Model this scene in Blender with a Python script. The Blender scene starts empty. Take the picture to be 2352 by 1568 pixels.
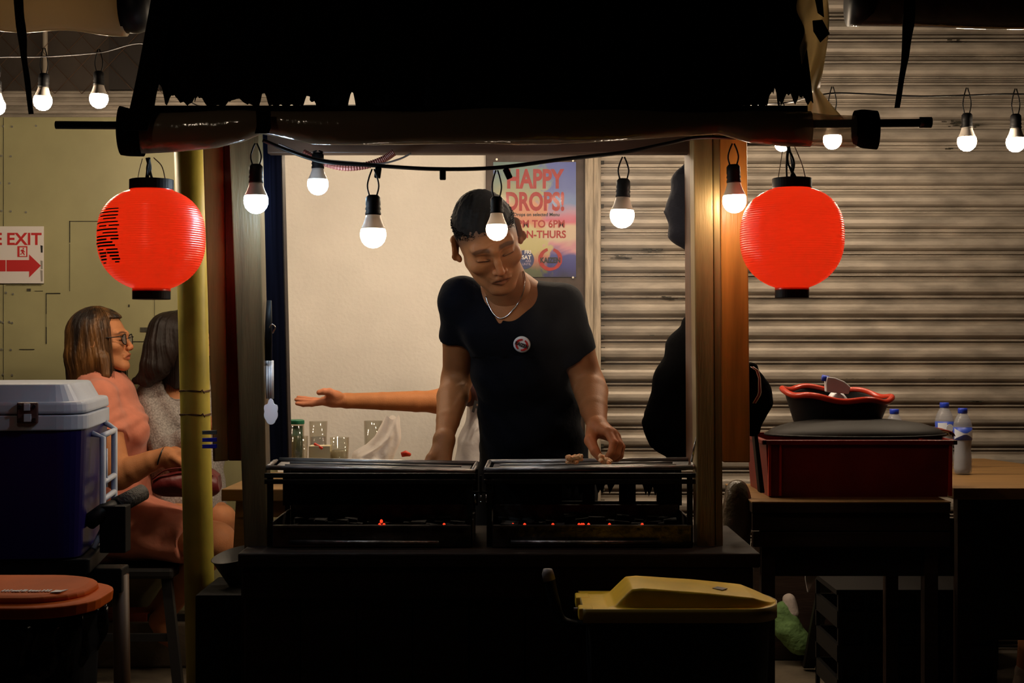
import bpy, bmesh, math, random
import numpy as np
from mathutils import Vector, Matrix, Euler
import openvdb

random.seed(7)
RNG = np.random.RandomState(7)
SC = bpy.context.scene
COL = SC.collection

# ------------------------------------------------------------------ camera, world, exposure
FPX = 2352 * 50.0 / 36.0          # focal length in pixels of the 2352x1568 frame
EYE = 1.16
cd = bpy.data.cameras.new('camera'); cam = bpy.data.objects.new('camera', cd); COL.objects.link(cam)
cd.lens = 50; cd.sensor_width = 36; cd.clip_start = 0.05; cd.clip_end = 60
cam.location = (0, 0, EYE); cam.rotation_euler = (math.pi / 2, 0, 0)
SC.camera = cam
W = bpy.data.worlds.new('night'); SC.world = W; W.use_nodes = True
W.node_tree.nodes['Background'].inputs[0].default_value = (0.10, 0.085, 0.09, 1)
W.node_tree.nodes['Background'].inputs[1].default_value = 0.006
SC.view_settings.view_transform = 'Standard'; SC.view_settings.look = 'None'
SC.view_settings.exposure = 0.0; SC.view_settings.gamma = 1; SC.view_settings.use_curve_mapping = False
WARM = (1.0, 0.79, 0.56); COOL = (0.62, 0.83, 1.0)
L_FRONT, L_BACK, L_COOL = 32, 250, 80

def P(px, py, D):
    """A point of the place: the sight line through photo pixel (px,py), D metres in front of the eye."""
    return Vector(((px - 1176) * D / FPX, D, EYE - (py - 784) * D / FPX))
def X(px, D): return (px - 1176) * D / FPX
def Z(py, D): return EYE - (py - 784) * D / FPX
R = math.radians

# ------------------------------------------------------------------ materials
def nt(name):
    m = bpy.data.materials.new(name); m.use_nodes = True
    return m, m.node_tree.nodes, m.node_tree.links
def mat(name, col, rough=0.6, metal=0.0, var=0.0, vscale=8.0, bump=0.0, bscale=40.0, stretch=(1, 1, 1), col2=None,
        trans=0.0, ior=1.45, alpha=1.0, coat=0.0, spec=0.5, sheen=0.0, attr=False, rvar=0.0, translucent=0.0, sss=0.0, cut=(0.35, 0.65)):
    m, N, L = nt(name); b = N['Principled BSDF']
    b.inputs['Base Color'].default_value = (*col, 1); b.inputs['Roughness'].default_value = rough
    b.inputs['Metallic'].default_value = metal; b.inputs['IOR'].default_value = ior
    b.inputs['Transmission Weight'].default_value = trans; b.inputs['Alpha'].default_value = alpha
    b.inputs['Coat Weight'].default_value = coat; b.inputs['Coat Roughness'].default_value = 0.15
    b.inputs['Specular IOR Level'].default_value = spec; b.inputs['Sheen Weight'].default_value = sheen
    if sss: 
        b.inputs['Subsurface Weight'].default_value = sss; b.inputs['Subsurface Scale'].default_value = 0.004
        b.inputs['Subsurface Radius'].default_value = (1, .35, .2)
    tc = N.new('ShaderNodeTexCoord'); mp = N.new('ShaderNodeMapping'); L.new(tc.outputs['Object'], mp.inputs[0])
    mp.inputs['Scale'].default_value = stretch
    last = None
    if var or col2:
        n = N.new('ShaderNodeTexNoise'); n.inputs['Scale'].default_value = vscale; n.inputs['Detail'].default_value = 6
        L.new(mp.outputs[0], n.inputs['Vector'])
        cr = N.new('ShaderNodeValToRGB'); cr.color_ramp.elements[0].position = cut[0]; cr.color_ramp.elements[1].position = cut[1]
        c2 = col2 if col2 else tuple(c * (1 - var) for c in col)
        c1 = col if col2 else tuple(min(1, c * (1 + var * .5)) for c in col)
        cr.color_ramp.elements[0].color = (*c2, 1); cr.color_ramp.elements[1].color = (*c1, 1)
        L.new(n.outputs['Fac'], cr.inputs[0]); last = cr.outputs[0]
        if rvar:
            mr = N.new('ShaderNodeMapRange'); mr.inputs['To Min'].default_value = rough - rvar; mr.inputs['To Max'].default_value = rough + rvar
            L.new(n.outputs['Fac'], mr.inputs[0]); L.new(mr.outputs[0], b.inputs['Roughness'])
    if attr:
        at = N.new('ShaderNodeVertexColor'); at.layer_name = 'Col'
        if last:
            mx = N.new('ShaderNodeMix'); mx.data_type = 'RGBA'; mx.blend_type = 'MULTIPLY'; mx.inputs['Factor'].default_value = 1
            L.new(last, mx.inputs['A']); L.new(at.outputs[0], mx.inputs['B']); last = mx.outputs['Result']
        else: last = at.outputs[0]
    if last: L.new(last, b.inputs['Base Color'])
    if bump:
        n2 = N.new('ShaderNodeTexNoise'); n2.inputs['Scale'].default_value = bscale; n2.inputs['Detail'].default_value = 5
        L.new(mp.outputs[0], n2.inputs['Vector'])
        bp = N.new('ShaderNodeBump'); bp.inputs['Strength'].default_value = bump; bp.inputs['Distance'].default_value = 0.01
        L.new(n2.outputs['Fac'], bp.inputs['Height']); L.new(bp.outputs[0], b.inputs['Normal'])
    if translucent:
        tr = N.new('ShaderNodeBsdfTranslucent'); tr.inputs[0].default_value = (*col, 1)
        ms = N.new('ShaderNodeMixShader'); ms.inputs[0].default_value = translucent
        L.new(b.outputs[0], ms.inputs[1]); L.new(tr.outputs[0], ms.inputs[2]); L.new(ms.outputs[0], N['Material Output'].inputs[0])
    return m
def emit(name, col, s):
    m, N, L = nt(name); N.remove(N['Principled BSDF'])
    e = N.new('ShaderNodeEmission'); e.inputs[0].default_value = (*col, 1); e.inputs[1].default_value = s
    L.new(e.outputs[0], N['Material Output'].inputs[0]); return m
def film(name, tint, opac=0.3, rough=0.08, bump=0.0, bscale=20, col=(.5, .45, .4)):
    """Thin clear plastic film: see-through, with gloss and some milky body."""
    m, N, L = nt(name); b = N['Principled BSDF']
    b.inputs['Base Color'].default_value = (*col, 1); b.inputs['Roughness'].default_value = rough
    t = N.new('ShaderNodeBsdfTransparent'); t.inputs[0].default_value = (*tint, 1)
    ms = N.new('ShaderNodeMixShader'); ms.inputs[0].default_value = opac
    L.new(t.outputs[0], ms.inputs[1]); L.new(b.outputs[0], ms.inputs[2]); L.new(ms.outputs[0], N['Material Output'].inputs[0])
    if bump:
        tc = N.new('ShaderNodeTexCoord'); n2 = N.new('ShaderNodeTexNoise'); n2.inputs['Scale'].default_value = bscale; n2.inputs['Detail'].default_value = 3
        L.new(tc.outputs['Object'], n2.inputs['Vector'])
        bp = N.new('ShaderNodeBump'); bp.inputs['Strength'].default_value = bump; bp.inputs['Distance'].default_value = 0.02
        L.new(n2.outputs['Fac'], bp.inputs['Height']); L.new(bp.outputs[0], b.inputs['Normal'])
    return m

def clearglass(name, tint, ior):
    m, N, L = nt(name); N.remove(N['Principled BSDF'])
    t = N.new('ShaderNodeBsdfTransparent'); t.inputs[0].default_value = (*tint, 1)
    g = N.new('ShaderNodeBsdfGlossy'); g.inputs[0].default_value = (1, 1, 1, 1); g.inputs[1].default_value = .04
    lw = N.new('ShaderNodeLayerWeight'); lw.inputs[0].default_value = .5; f = N.new('ShaderNodeMath'); f.operation = 'POWER'; L.new(lw.outputs['Facing'], f.inputs[0]); f.inputs[1].default_value = 3.2
    g2 = N.new('ShaderNodeMath'); g2.operation = 'MULTIPLY_ADD'; L.new(f.outputs[0], g2.inputs[0]); g2.inputs[1].default_value = .55; g2.inputs[2].default_value = (ior - 1) * .07
    f = g2; ms = N.new('ShaderNodeMixShader')
    L.new(f.outputs[0], ms.inputs[0]); L.new(t.outputs[0], ms.inputs[1]); L.new(g.outputs[0], ms.inputs[2]); L.new(ms.outputs[0], N['Material Output'].inputs[0]); return m
M = {}
M['plaster'] = mat('white_plaster', (.80, .75, .68), .85, var=.10, vscale=2.5, bump=.18, bscale=70)
M['green_sheet'] = mat('olive_painted_sheet', (.36, .33, .17), .42, var=.16, vscale=3, bump=.08, bscale=15)
M['seam'] = mat('dark_seam', (.05, .045, .03), .8, var=.5, vscale=60)
M['rivet'] = mat('rivet_steel', (.6, .58, .5), .35, .8)
M['shutter'] = mat('shutter_steel', (.40, .345, .285), .42, .2, var=.30, vscale=7, stretch=(1.0, 1, 3), bump=.1, bscale=60, rvar=.12)
M['dark_frame'] = mat('dark_brown_frame', (.075, .05, .04), .6, var=.3, vscale=20)
M['pale_wood'] = mat('weathered_pale_wood', (.44, .36, .27), .75, var=.4, vscale=16, stretch=(5, 5, .5), bump=.4, bscale=50)
M['upper_dark'] = mat('upper_wall_brown', (.055, .04, .03), .7, var=.4, vscale=4)
M['concrete'] = mat('concrete_floor', (.14, .11, .075), .85, var=.4, vscale=6, bump=.3, bscale=60)
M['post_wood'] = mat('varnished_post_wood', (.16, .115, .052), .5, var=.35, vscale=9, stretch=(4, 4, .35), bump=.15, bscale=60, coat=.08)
M['post_lit'] = mat('lit_varnished_post', (.34, .235, .095), .45, var=.3, vscale=9, stretch=(4, 4, .35), bump=.15, bscale=60, coat=.1)  # lighter copy of the post wood, glow of the near bulb put in
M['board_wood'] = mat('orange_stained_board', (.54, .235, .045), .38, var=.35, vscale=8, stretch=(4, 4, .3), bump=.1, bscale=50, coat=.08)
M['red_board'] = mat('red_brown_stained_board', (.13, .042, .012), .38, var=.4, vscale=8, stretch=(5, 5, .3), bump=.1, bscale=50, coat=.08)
M['dark_wood'] = mat('dark_stained_wood', (.020, .010, .006), .6, spec=.25, var=.4, vscale=9, stretch=(.4, 4, 4), bump=.2, bscale=50)
M['header_wood'] = mat('header_wood', (.10, .05, .03), .5, var=.3, vscale=9, stretch=(.4, 4, 4))
M['black_cloth'] = mat('black_fabric', (.003, .0025, .0025), 1.0, spec=.03, bump=.3, bscale=120)
M['black_plastic'] = mat('black_plastic', (.006, .006, .007), .5, spec=.25)
M['black_soft'] = mat('black_rubber', (.006, .006, .006), .8, spec=.15, bump=.2, bscale=90)
M['black_metal'] = mat('sooty_black_metal', (.008, .007, .006), .5, .2, spec=.3, var=.4, vscale=30, bump=.2, bscale=80)
M['tray_steel'] = mat('greasy_tray_steel', (.42, .40, .39), .40, .75, var=.55, vscale=14, stretch=(.6, 4, 4), bump=.25, bscale=60, rvar=.12)
M['grill_steel'] = mat('burnt_steel', (.16, .14, .13), .38, .9, var=.6, vscale=20, bump=.3, bscale=60)
M['steel'] = mat('polished_steel', (.62, .62, .64), .22, 1.0)
M['coal'] = mat('charcoal', (.012, .011, .011), .9, bump=.8, bscale=60)
M['ember'] = emit('glowing_ember', (1.0, .05, .015), 1.3)
M['roll_plastic'] = mat('rolled_clear_plastic', (.17, .125, .08), .12, bump=.9, bscale=11, translucent=.30, spec=1.0)
M['roll_clear'] = film('single_layer_clear_plastic', (.80, .74, .66), .40, .12, .3, 9, (.50, .45, .38))
M['sheet_plastic'] = mat('yellowed_plastic_sheet', (.62, .52, .34), .22, var=.2, vscale=8, bump=.25, bscale=14, translucent=.5)
M['yellow_pipe'] = mat('yellow_painted_pipe', (.48, .40, .065), .5, spec=.25, var=.30, vscale=10, stretch=(1, 1, .6), bump=.05, bscale=40)
M['wire'] = mat('black_wire', (.010, .010, .011), .4)
M['rust_wire'] = mat('rusty_wire', (.10, .05, .025), .5, .5)
M['grey_wire'] = mat('grey_cable', (.28, .27, .28), .4)
M['hose'] = mat('red_corrugated_hose', (.24, .07, .055), .5)
M['skin'] = mat('skin', (1, 1, 1), .52, var=.12, vscale=30, attr=True, bump=.10, bscale=260, sss=.05, spec=.2)
M['shirt_black'] = mat('black_cotton', (.0045, .005, .0085), .95, spec=.1, sheen=.02, bump=.15, bscale=90)
M['hair_black'] = mat('black_hair', (.011, .008, .006), .75, spec=.15, var=.4, vscale=60, stretch=(1, 1, .15))
M['hair_brown'] = mat('brown_streaked_hair', (.20, .085, .020), .5, col2=(.016, .008, .005), vscale=26, stretch=(1, 1, .14), bump=.4, bscale=150, cut=(.40, .72))
M['hair_dark'] = mat('dark_long_hair', (.016, .009, .007), .5, spec=.3, var=.4, vscale=40, stretch=(1, 1, .1), bump=.3, bscale=150)
M['chain'] = mat('silver_chain', (.75, .72, .68), .22, 1.0)
M['badge_white'] = mat('badge_white', (.72, .72, .76), .3)
M['red_ink'] = mat('red_print', (.52, .025, .025), .5)
M['red_text'] = mat('poster_red_letters', (.42, .020, .018), .5, var=.15, vscale=60)
M['black_ink'] = mat('black_print', (.012, .011, .012), .5)
M['white_ink'] = mat('white_print', (.75, .72, .70), .5)
M['navy_ink'] = mat('navy_print', (.03, .045, .15), .5)
M['grey_ink'] = mat('grey_print', (.10, .11, .10), .5)
M['lilac_ink'] = mat('lilac_print', (.45, .36, .50), .5)
M['pink_cloth'] = mat('salmon_pink_cotton', (.58, .19, .115), .85, var=.08, vscale=30, bump=.25, bscale=30, sheen=.2)
M['grey_knit'] = mat('grey_marl_knit', (.33, .30, .28), .9, var=.35, vscale=160, bump=.5, bscale=150)
M['white_cloth'] = mat('off_white_cotton', (.62, .58, .56), .85, var=.06, vscale=20, bump=.25, bscale=30)
M['maroon'] = mat('maroon_trim', (.05, .014, .012), .7)
M['red_bag'] = mat('dark_red_leather', (.12, .012, .012), .42, bump=.2, bscale=60)
M['glasses'] = mat('black_spectacle_frame', (.008, .008, .008), .2)
M['lens'] = film('spectacle_lens', (.5, .5, .5), .3, .05)
M['cooler_white'] = mat('cooler_white_plastic', (.54, .60, .72), .38, var=.06, vscale=12)
M['cooler_blue'] = mat('cooler_blue_plastic', (.008, .004, .085), .35)
M['latch'] = mat('brown_latch_plastic', (.11, .055, .05), .35)
M['grip'] = mat('ribbed_rubber_grip', (.035, .028, .022), .6, bump=.5, bscale=120)
M['orange'] = mat('orange_bin_plastic', (.72, .125, .003), .65, spec=.12, var=.12, vscale=8)
M['yellow'] = mat('yellow_bin_plastic', (.82, .52, .030), .45, spec=.3, var=.15, vscale=10, bump=.05)
M['bag_black'] = mat('black_bin_bag', (.008, .008, .009), .22, bump=1.0, bscale=28)
M['lit_crate_rib'] = mat('red_crate_rib_lit', (.46, .035, .014), .34)  # brighter copy of the crate red, the lit corner put into the colour
M['crate_red'] = mat('red_crate_plastic', (.17, .010, .006), .4, var=.2, vscale=10)
M['basin_red'] = mat('red_basin_rim_plastic', (.50, .035, .012), .25)
M['table_wood'] = mat('plywood_table', (.23, .12, .036), .55, var=.25, vscale=8, stretch=(.5, 3, 3), bump=.1, bscale=50)
M['glass'] = clearglass('clear_glass', (.90, .90, .87), 1.5)
M['pet'] = film('clear_bottle_plastic', (.86, .88, .92), .28, .12, .1, 30, (.55, .57, .62))
M['frost'] = mat('frosted_bottle_water', (.46, .48, .54), .35, trans=.35, ior=1.2)
M['water'] = clearglass('water', (.80, .81, .86), 1.2)
M['cap_blue'] = mat('blue_cap_plastic', (.02, .05, .48), .35)
M['label_blue'] = mat('blue_label', (.03, .07, .42), .4)
M['label_white'] = mat('white_label', (.62, .68, .80), .4)
M['green_lid'] = mat('green_lid', (.01, .14, .07), .3)
M['green_cup'] = mat('dark_green_label', (.03, .09, .06), .5)
M['box_card'] = mat('cream_card', (.60, .52, .34), .7)
M['red_plastic'] = mat('red_plastic', (.62, .035, .01), .35)
M['bag_white'] = mat('white_carrier_bag', (.93, .86, .80), .32, var=.06, vscale=9, bump=.7, bscale=26, translucent=.5)
M['bag_clear'] = mat('crumpled_clear_bag', (.10, .08, .055), .2, bump=1.0, bscale=26, translucent=.2)
M['food'] = mat('grilled_meat', (.80, .26, .07), .4, col2=(.95, .66, .36), vscale=90, bump=.7, bscale=120)
M['food_dark'] = mat('cooked_food', (.34, .19, .05), .5, col2=(.08, .04, .02), vscale=60, bump=.6, bscale=80)
M['stool'] = mat('black_stool', (.010, .009, .009), .5)
M['ply_top'] = M['table_wood']
M['brown_pole'] = mat('brown_wood_leg', (.075, .035, .014), .5, var=.3, vscale=9, stretch=(4, 4, .4))
M['shoe_green'] = mat('green_shoe_fabric', (.15, .27, .09), .8, var=.2, vscale=40, bump=.4, bscale=80)
M['shoe_white'] = mat('pale_shoe_canvas', (.5, .42, .38), .7, bump=.3, bscale=80)
M['trousers'] = mat('black_trousers', (.006, .006, .007), .9, spec=.2)
M['blue_plastic'] = mat('blue_plastic', (.02, .025, .45), .35)
M['paper'] = mat('white_sign_board', (.72, .66, .62), .5)
M['tape'] = mat('clear_tape_grey', (.30, .27, .24), .3)
M['blue_cloth'] = mat('dark_blue_bag_cloth', (.014, .015, .030), .85, bump=.4, bscale=60)
M['stripe_red'] = mat('red_stripe', (.35, .03, .03), .7)
M['skewer'] = mat('bamboo', (.42, .30, .14), .6)
M['chair_red'] = mat('red_stool_plastic', (.22, .03, .012), .45)

# ------------------------------------------------------------------ object bookkeeping
OFF = {}
def tag(o, label=None, cat=None, group=None, kind=None):
    if label: o['label'] = label
    if cat: o['category'] = cat
    if group: o['group'] = group
    if kind: o['kind'] = kind
    return o
def thing(name, label, cat, loc=(0, 0, 0), group=None):
    o = bpy.data.objects.new(name, None); COL.objects.link(o); o.location = loc; o.empty_display_size = .05
    OFF[o.name] = Vector(loc); return tag(o, label, cat, group)
def link(name, me, parent=None, loc=None):
    o = bpy.data.objects.new(name, me); COL.objects.link(o)
    if parent is not None:
        o.parent = parent; OFF[o.name] = OFF[parent.name]
    return o
def from_arrays(name, V, F, m, parent=None, smooth=True, colors=None, recalc=False):
    V = np.asarray(V, dtype=float)
    if parent is not None: base = np.array(OFF[parent.name])
    else: base = np.array([(V[:, 0].min() + V[:, 0].max()) / 2, (V[:, 1].min() + V[:, 1].max()) / 2, V[:, 2].min()])
    me = bpy.data.meshes.new(name)
    me.from_pydata((V - base).tolist(), [], [tuple(int(i) for i in f) for f in F])
    if recalc:
        bm = bmesh.new(); bm.from_mesh(me); bmesh.ops.recalc_face_normals(bm, faces=bm.faces); bm.to_mesh(me); bm.free()
    for p in me.polygons: p.use_smooth = smooth
    for mm in (m if isinstance(m, (list, tuple)) else [m]): me.materials.append(mm)
    if colors is not None:
        ca = me.color_attributes.new('Col', 'FLOAT_COLOR', 'POINT')
        c = np.ones((len(V), 4), dtype=np.float32); c[:, :3] = colors; ca.data.foreach_set('color', c.ravel())
    me.update()
    o = link(name, me, parent)
    if parent is None: o.location = base; OFF[o.name] = Vector(base)
    return o

class MB:
    """Collects shapes and links them as ONE mesh object."""
    def __init__(s): s.V = []; s.F = []; s.mi = []; s.cur = 0
    def add(s, V, F):
        n = len(s.V); s.V += [Vector(v) for v in V]; s.F += [[n + i for i in f] for f in F]; s.mi += [s.cur] * len(F); return s
    def box(s, a, b, rot=None, piv=None):
        (x0, y0, z0), (x1, y1, z1) = a, b
        V = [Vector(v) for v in ((x0, y0, z0), (x1, y0, z0), (x1, y1, z0), (x0, y1, z0), (x0, y0, z1), (x1, y0, z1), (x1, y1, z1), (x0, y1, z1))]
        if rot is not None:
            c = Vector(piv) if piv is not None else sum(V, Vector()) / 8
            V = [c + rot @ (v - c) for v in V]
        return s.add(V, [(0, 3, 2, 1), (4, 5, 6, 7), (0, 1, 5, 4), (1, 2, 6, 5), (2, 3, 7, 6), (3, 0, 4, 7)])
    def tube(s, pts, r, seg=10, caps=True, closed=False, flat=1.0, up=None):
        pts = [Vector(p) for p in pts]; n = len(pts); rr = r if isinstance(r, (list, tuple)) else [r] * n
        V = []; prev = None
        for i, p in enumerate(pts):
            if closed: t = (pts[(i + 1) % n] - pts[i - 1])
            else: t = (pts[min(i + 1, n - 1)] - pts[max(i - 1, 0)])
            t.normalize()
            if prev is None:
                a = Vector(up) if up is not None else (Vector((0, 0, 1)) if abs(t.z) < .9 else Vector((0, 1, 0)))
            else: a = prev
            u = (a - t * a.dot(t)).normalized(); prev = u; w = t.cross(u)
            for k in range(seg):
                an = 2 * math.pi * k / seg; V.append(p + (u * math.cos(an) * flat + w * math.sin(an)) * rr[i])
        F = []
        for i in range(n if closed else n - 1):
            j = (i + 1) % n
            for k in range(seg):
                k2 = (k + 1) % seg; F.append((i * seg + k, i * seg + k2, j * seg + k2, j * seg + k))
        if caps and not closed: F += [tuple(range(seg))[::-1], tuple((n - 1) * seg + k for k in range(seg))]
        return s.add(V, F)
    def lathe(s, c, prof, seg=32, axis=None, sq=(1, 1)):
        c = Vector(c); V = []; F = []
        for r, z in prof:
            for k in range(seg):
                a = 2 * math.pi * k / seg; V.append(Vector((r * math.cos(a) * sq[0], r * math.sin(a) * sq[1], z)))
        n = len(prof)
        for i in range(n - 1):
            for k in range(seg):
                k2 = (k + 1) % seg; F.append((i * seg + k, i * seg + k2, (i + 1) * seg + k2, (i + 1) * seg + k))
        if prof[0][0] > 1e-6: F.append(tuple(range(seg))[::-1])
        if prof[-1][0] > 1e-6: F.append(tuple((n - 1) * seg + k for k in range(seg)))
        if axis is not None: V = [axis @ v for v in V]
        return s.add([c + v for v in V], F)
    def prism(s, outline, d):
        """outline: list of 3-D points, extruded by vector d"""
        n = len(outline); d = Vector(d); V = [Vector(p) for p in outline] + [Vector(p) + d for p in outline]
        return s.add(V, [tuple(range(n))[::-1], tuple(range(n, 2 * n))] + [(i, (i + 1) % n, n + (i + 1) % n, n + i) for i in range(n)])
    def grid(s, nu, nv, fn):
        V = [fn(i / (nu - 1), j / (nv - 1)) for j in range(nv) for i in range(nu)]
        return s.add(V, [(j * nu + i, j * nu + i + 1, (j + 1) * nu + i + 1, (j + 1) * nu + i) for j in range(nv - 1) for i in range(nu - 1)])
    def build(s, name, m, parent=None, smooth=False, bevel=0, sub=0, solid=0, seg=2):
        o = from_arrays(name, [tuple(v) for v in s.V], s.F, m, parent, smooth, recalc=True)
        if isinstance(m, (list, tuple)):
            for p, i in zip(o.data.polygons, s.mi): p.material_index = i
        if solid: md = o.modifiers.new('solid', 'SOLIDIFY'); md.thickness = solid; md.offset = 0
        if bevel: md = o.modifiers.new('bevel', 'BEVEL'); md.width = bevel; md.segments = seg; md.limit_method = 'ANGLE'
        if sub: md = o.modifiers.new('sub', 'SUBSURF'); md.levels = sub; md.render_levels = sub
        return o

def crv(pts, n=8):
    """Catmull-Rom through points."""
    pts = [Vector(p) for p in pts]; out = []
    q = [pts[0] * 2 - pts[1]] + pts + [pts[-1] * 2 - pts[-2]]
    for i in range(1, len(q) - 2):
        for k in range(n):
            t = k / n
            out.append(.5 * ((2 * q[i]) + (q[i + 1] - q[i - 1]) * t + (2 * q[i - 1] - 5 * q[i] + 4 * q[i + 1] - q[i + 2]) * t * t + (3 * q[i] - q[i - 1] - 3 * q[i + 1] + q[i + 2]) * t ** 3))
    out.append(pts[-1]); return out

def text(body, size, loc, m, parent, name='lettering', rot=(math.pi / 2, 0, 0), sx=1.0, align='LEFT', bold=0.0, ext=.0004, rz=None):
    c = bpy.data.curves.new(name, 'FONT'); c.body = body; c.size = size; c.align_x = align; c.offset = bold; c.extrude = ext
    c.materials.append(m); c.resolution_u = 4
    oc = bpy.data.objects.new(name + '_curve', c); COL.objects.link(oc)
    dg = bpy.context.evaluated_depsgraph_get(); me = bpy.data.meshes.new_from_object(oc.evaluated_get(dg)); bpy.data.objects.remove(oc)
    if not me.materials: me.materials.append(m)
    me.name = name; o = bpy.data.objects.new(name, me); COL.objects.link(o)
    base = OFF[parent.name]; o.parent = parent; o.location = Vector(loc) - base; o.rotation_euler = rot; o.scale = (sx, 1, 1); OFF[o.name] = base
    return o

# ------------------------------------------------------------------ organic surfaces from distance fields
from mathutils.bvhtree import BVHTree
def bvh(o):
    b = o.matrix_basis.translation if o.parent is None else OFF[o.name]
    return BVHTree.FromPolygons([v.co + Vector(b) for v in o.data.vertices], [tuple(p.vertices) for p in o.data.polygons])
def onsurf(trees, px, py, lift=.0018):
    """the point of a surface that the sight line through a photo pixel meets, lifted a little off it"""
    e = Vector((0, 0, EYE)); d = (P(px, py, 1) - e).normalized(); best = None
    for t in trees:
        h = t.ray_cast(e, d)
        if h[0] is not None and (best is None or h[3] < best[3]): best = h
    if best is None: return None, None
    n = best[1] if best[1].dot(d) < 0 else -best[1]
    return best[0] + n * lift, n
class Field:
    def __init__(s, lo, hi, h):
        s.lo = np.array(lo, float); s.h = h; n = np.ceil((np.array(hi) - s.lo) / h).astype(int) + 1; s.n = n
        s.v = np.full(tuple(n), .05, dtype=np.float32)
    def _reg(s, lo, hi, pad):
        a = np.maximum(np.floor((np.array(lo) - pad - s.lo) / s.h).astype(int), 0); b = np.minimum(np.ceil((np.array(hi) + pad - s.lo) / s.h).astype(int) + 1, s.n)
        if np.any(b <= a): return None
        ax = [(s.lo[i] + np.arange(a[i], b[i]) * s.h).astype(np.float32) for i in range(3)]
        return (slice(a[0], b[0]), slice(a[1], b[1]), slice(a[2], b[2])), np.meshgrid(*ax, indexing='ij')
    def _put(s, sl, d, k, sub):
        v = s.v[sl]
        if sub:
            if k > 0: h = np.maximum(k - np.abs(v + d), 0) / k; s.v[sl] = np.maximum(v, -d) + h * h * k * .25
            else: s.v[sl] = np.maximum(v, -d)
        else:
            if k > 0: h = np.maximum(k - np.abs(v - d), 0) / k; s.v[sl] = np.minimum(v, d) - h * h * k * .25
            else: s.v[sl] = np.minimum(v, d)
    def cap(s, a, b, ra, rb=None, k=.01, sub=False):
        rb = ra if rb is None else rb; a = np.array(a, float); b = np.array(b, float); rm = max(ra, rb)
        r = s._reg(np.minimum(a, b) - rm, np.maximum(a, b) + rm, k + 4 * s.h)
        if r is None: return s
        sl, (x, y, z) = r; d = b - a; L2 = max(float(d @ d), 1e-12)
        t = np.clip(((x - a[0]) * d[0] + (y - a[1]) * d[1] + (z - a[2]) * d[2]) / L2, 0, 1)
        q = np.sqrt((x - a[0] - t * d[0]) ** 2 + (y - a[1] - t * d[1]) ** 2 + (z - a[2] - t * d[2]) ** 2) - (ra + t * (rb - ra))
        s._put(sl, q, k, sub); return s
    def chain(s, pts, rr, k=.01):
        for i in range(len(pts) - 1): s.cap(pts[i], pts[i + 1], rr[i], rr[i + 1], k if i == 0 else min(k, .004))
        return s
    def ell(s, c, r, k=.01, rot=None, sub=False):
        c = np.array(c, float); r = np.array(r, float); rm = float(r.max()) if rot is not None else r
        g = s._reg(c - rm, c + rm, k + 4 * s.h)
        if g is None: return s
        sl, (x, y, z) = g; p = [x - c[0], y - c[1], z - c[2]]
        if rot is not None:
            m = np.array(rot.to_3x3().transposed()) if hasattr(rot, 'to_3x3') else np.array(rot)
            p = [m[i, 0] * p[0] + m[i, 1] * p[1] + m[i, 2] * p[2] for i in range(3)]
        k0 = np.sqrt(sum((p[i] / r[i]) ** 2 for i in range(3))); k1 = np.sqrt(sum((p[i] / r[i] ** 2) ** 2 for i in range(3)))
        s._put(sl, k0 * (k0 - 1) / np.maximum(k1, 1e-6), k, sub); return s
    def loft(s, st, k=.02):
        """st: stations (centre, u axis, w axis, ru, rw): elliptical sections"""
        for (c0, u, w, a0, b0), (c1, _, _, a1, b1) in zip(st[:-1], st[1:]):
            c0 = np.array(c0, float); c1 = np.array(c1, float); rm = max(a0, b0, a1, b1)
            g = s._reg(np.minimum(c0, c1) - rm, np.maximum(c0, c1) + rm, k + 4 * s.h)
            if g is None: continue
            sl, (x, y, z) = g; d = c1 - c0; L2 = float(d @ d)
            tt = ((x - c0[0]) * d[0] + (y - c0[1]) * d[1] + (z - c0[2]) * d[2]) / L2; t = np.clip(tt, 0, 1)
            q = [x - c0[0] - t * d[0], y - c0[1] - t * d[1], z - c0[2] - t * d[2]]
            ru = a0 + t * (a1 - a0); rw = b0 + t * (b1 - b0); over = np.abs(tt - t) * math.sqrt(L2)
            uu = q[0] * u[0] + q[1] * u[1] + q[2] * u[2]; ww = q[0] * w[0] + q[1] * w[1] + q[2] * w[2]
            mn = np.minimum(ru, rw); s._put(sl, (np.sqrt((uu / ru) ** 2 + (ww / rw) ** 2 + (over / mn) ** 2) - 1) * mn, k, False)
        return s
    def planes(s, pl, k=.003):
        """subtract the convex region where n.p < d for every plane"""
        x, y, z = np.meshgrid(*[(s.lo[i] + np.arange(s.n[i]) * s.h).astype(np.float32) for i in range(3)], indexing='ij')
        q = None
        for n, d in pl:
            e = n[0] * x + n[1] * y + n[2] * z - d; q = e if q is None else np.maximum(q, e)
        s._put((slice(None),) * 3, q, k, True); return s
    def func(s, fn):
        x, y, z = np.meshgrid(*[(s.lo[i] + np.arange(s.n[i]) * s.h).astype(np.float32) for i in range(3)], indexing='ij')
        s.v = fn(s.v, x, y, z).astype(np.float32); return s
    def mesh(s):
        v = s.v.copy(); v[0] = v[-1] = .05; v[:, 0] = v[:, -1] = .05; v[:, :, 0] = v[:, :, -1] = .05
        g = openvdb.FloatGrid(.05); g.copyFromArray(v); pts, quads = g.convertToQuads()
        V = np.array(pts, float) * s.h + s.lo; return V, np.array(quads)[:, ::-1]
def normals(V, F):
    n = np.zeros_like(V); a, b, c, d = (V[F[:, i]] for i in range(4)); fn = np.cross(c - a, d - b)
    for i in range(4): np.add.at(n, F[:, i], fn)
    n /= np.maximum(np.linalg.norm(n, axis=1), 1e-9)[:, None]
    return n
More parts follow.
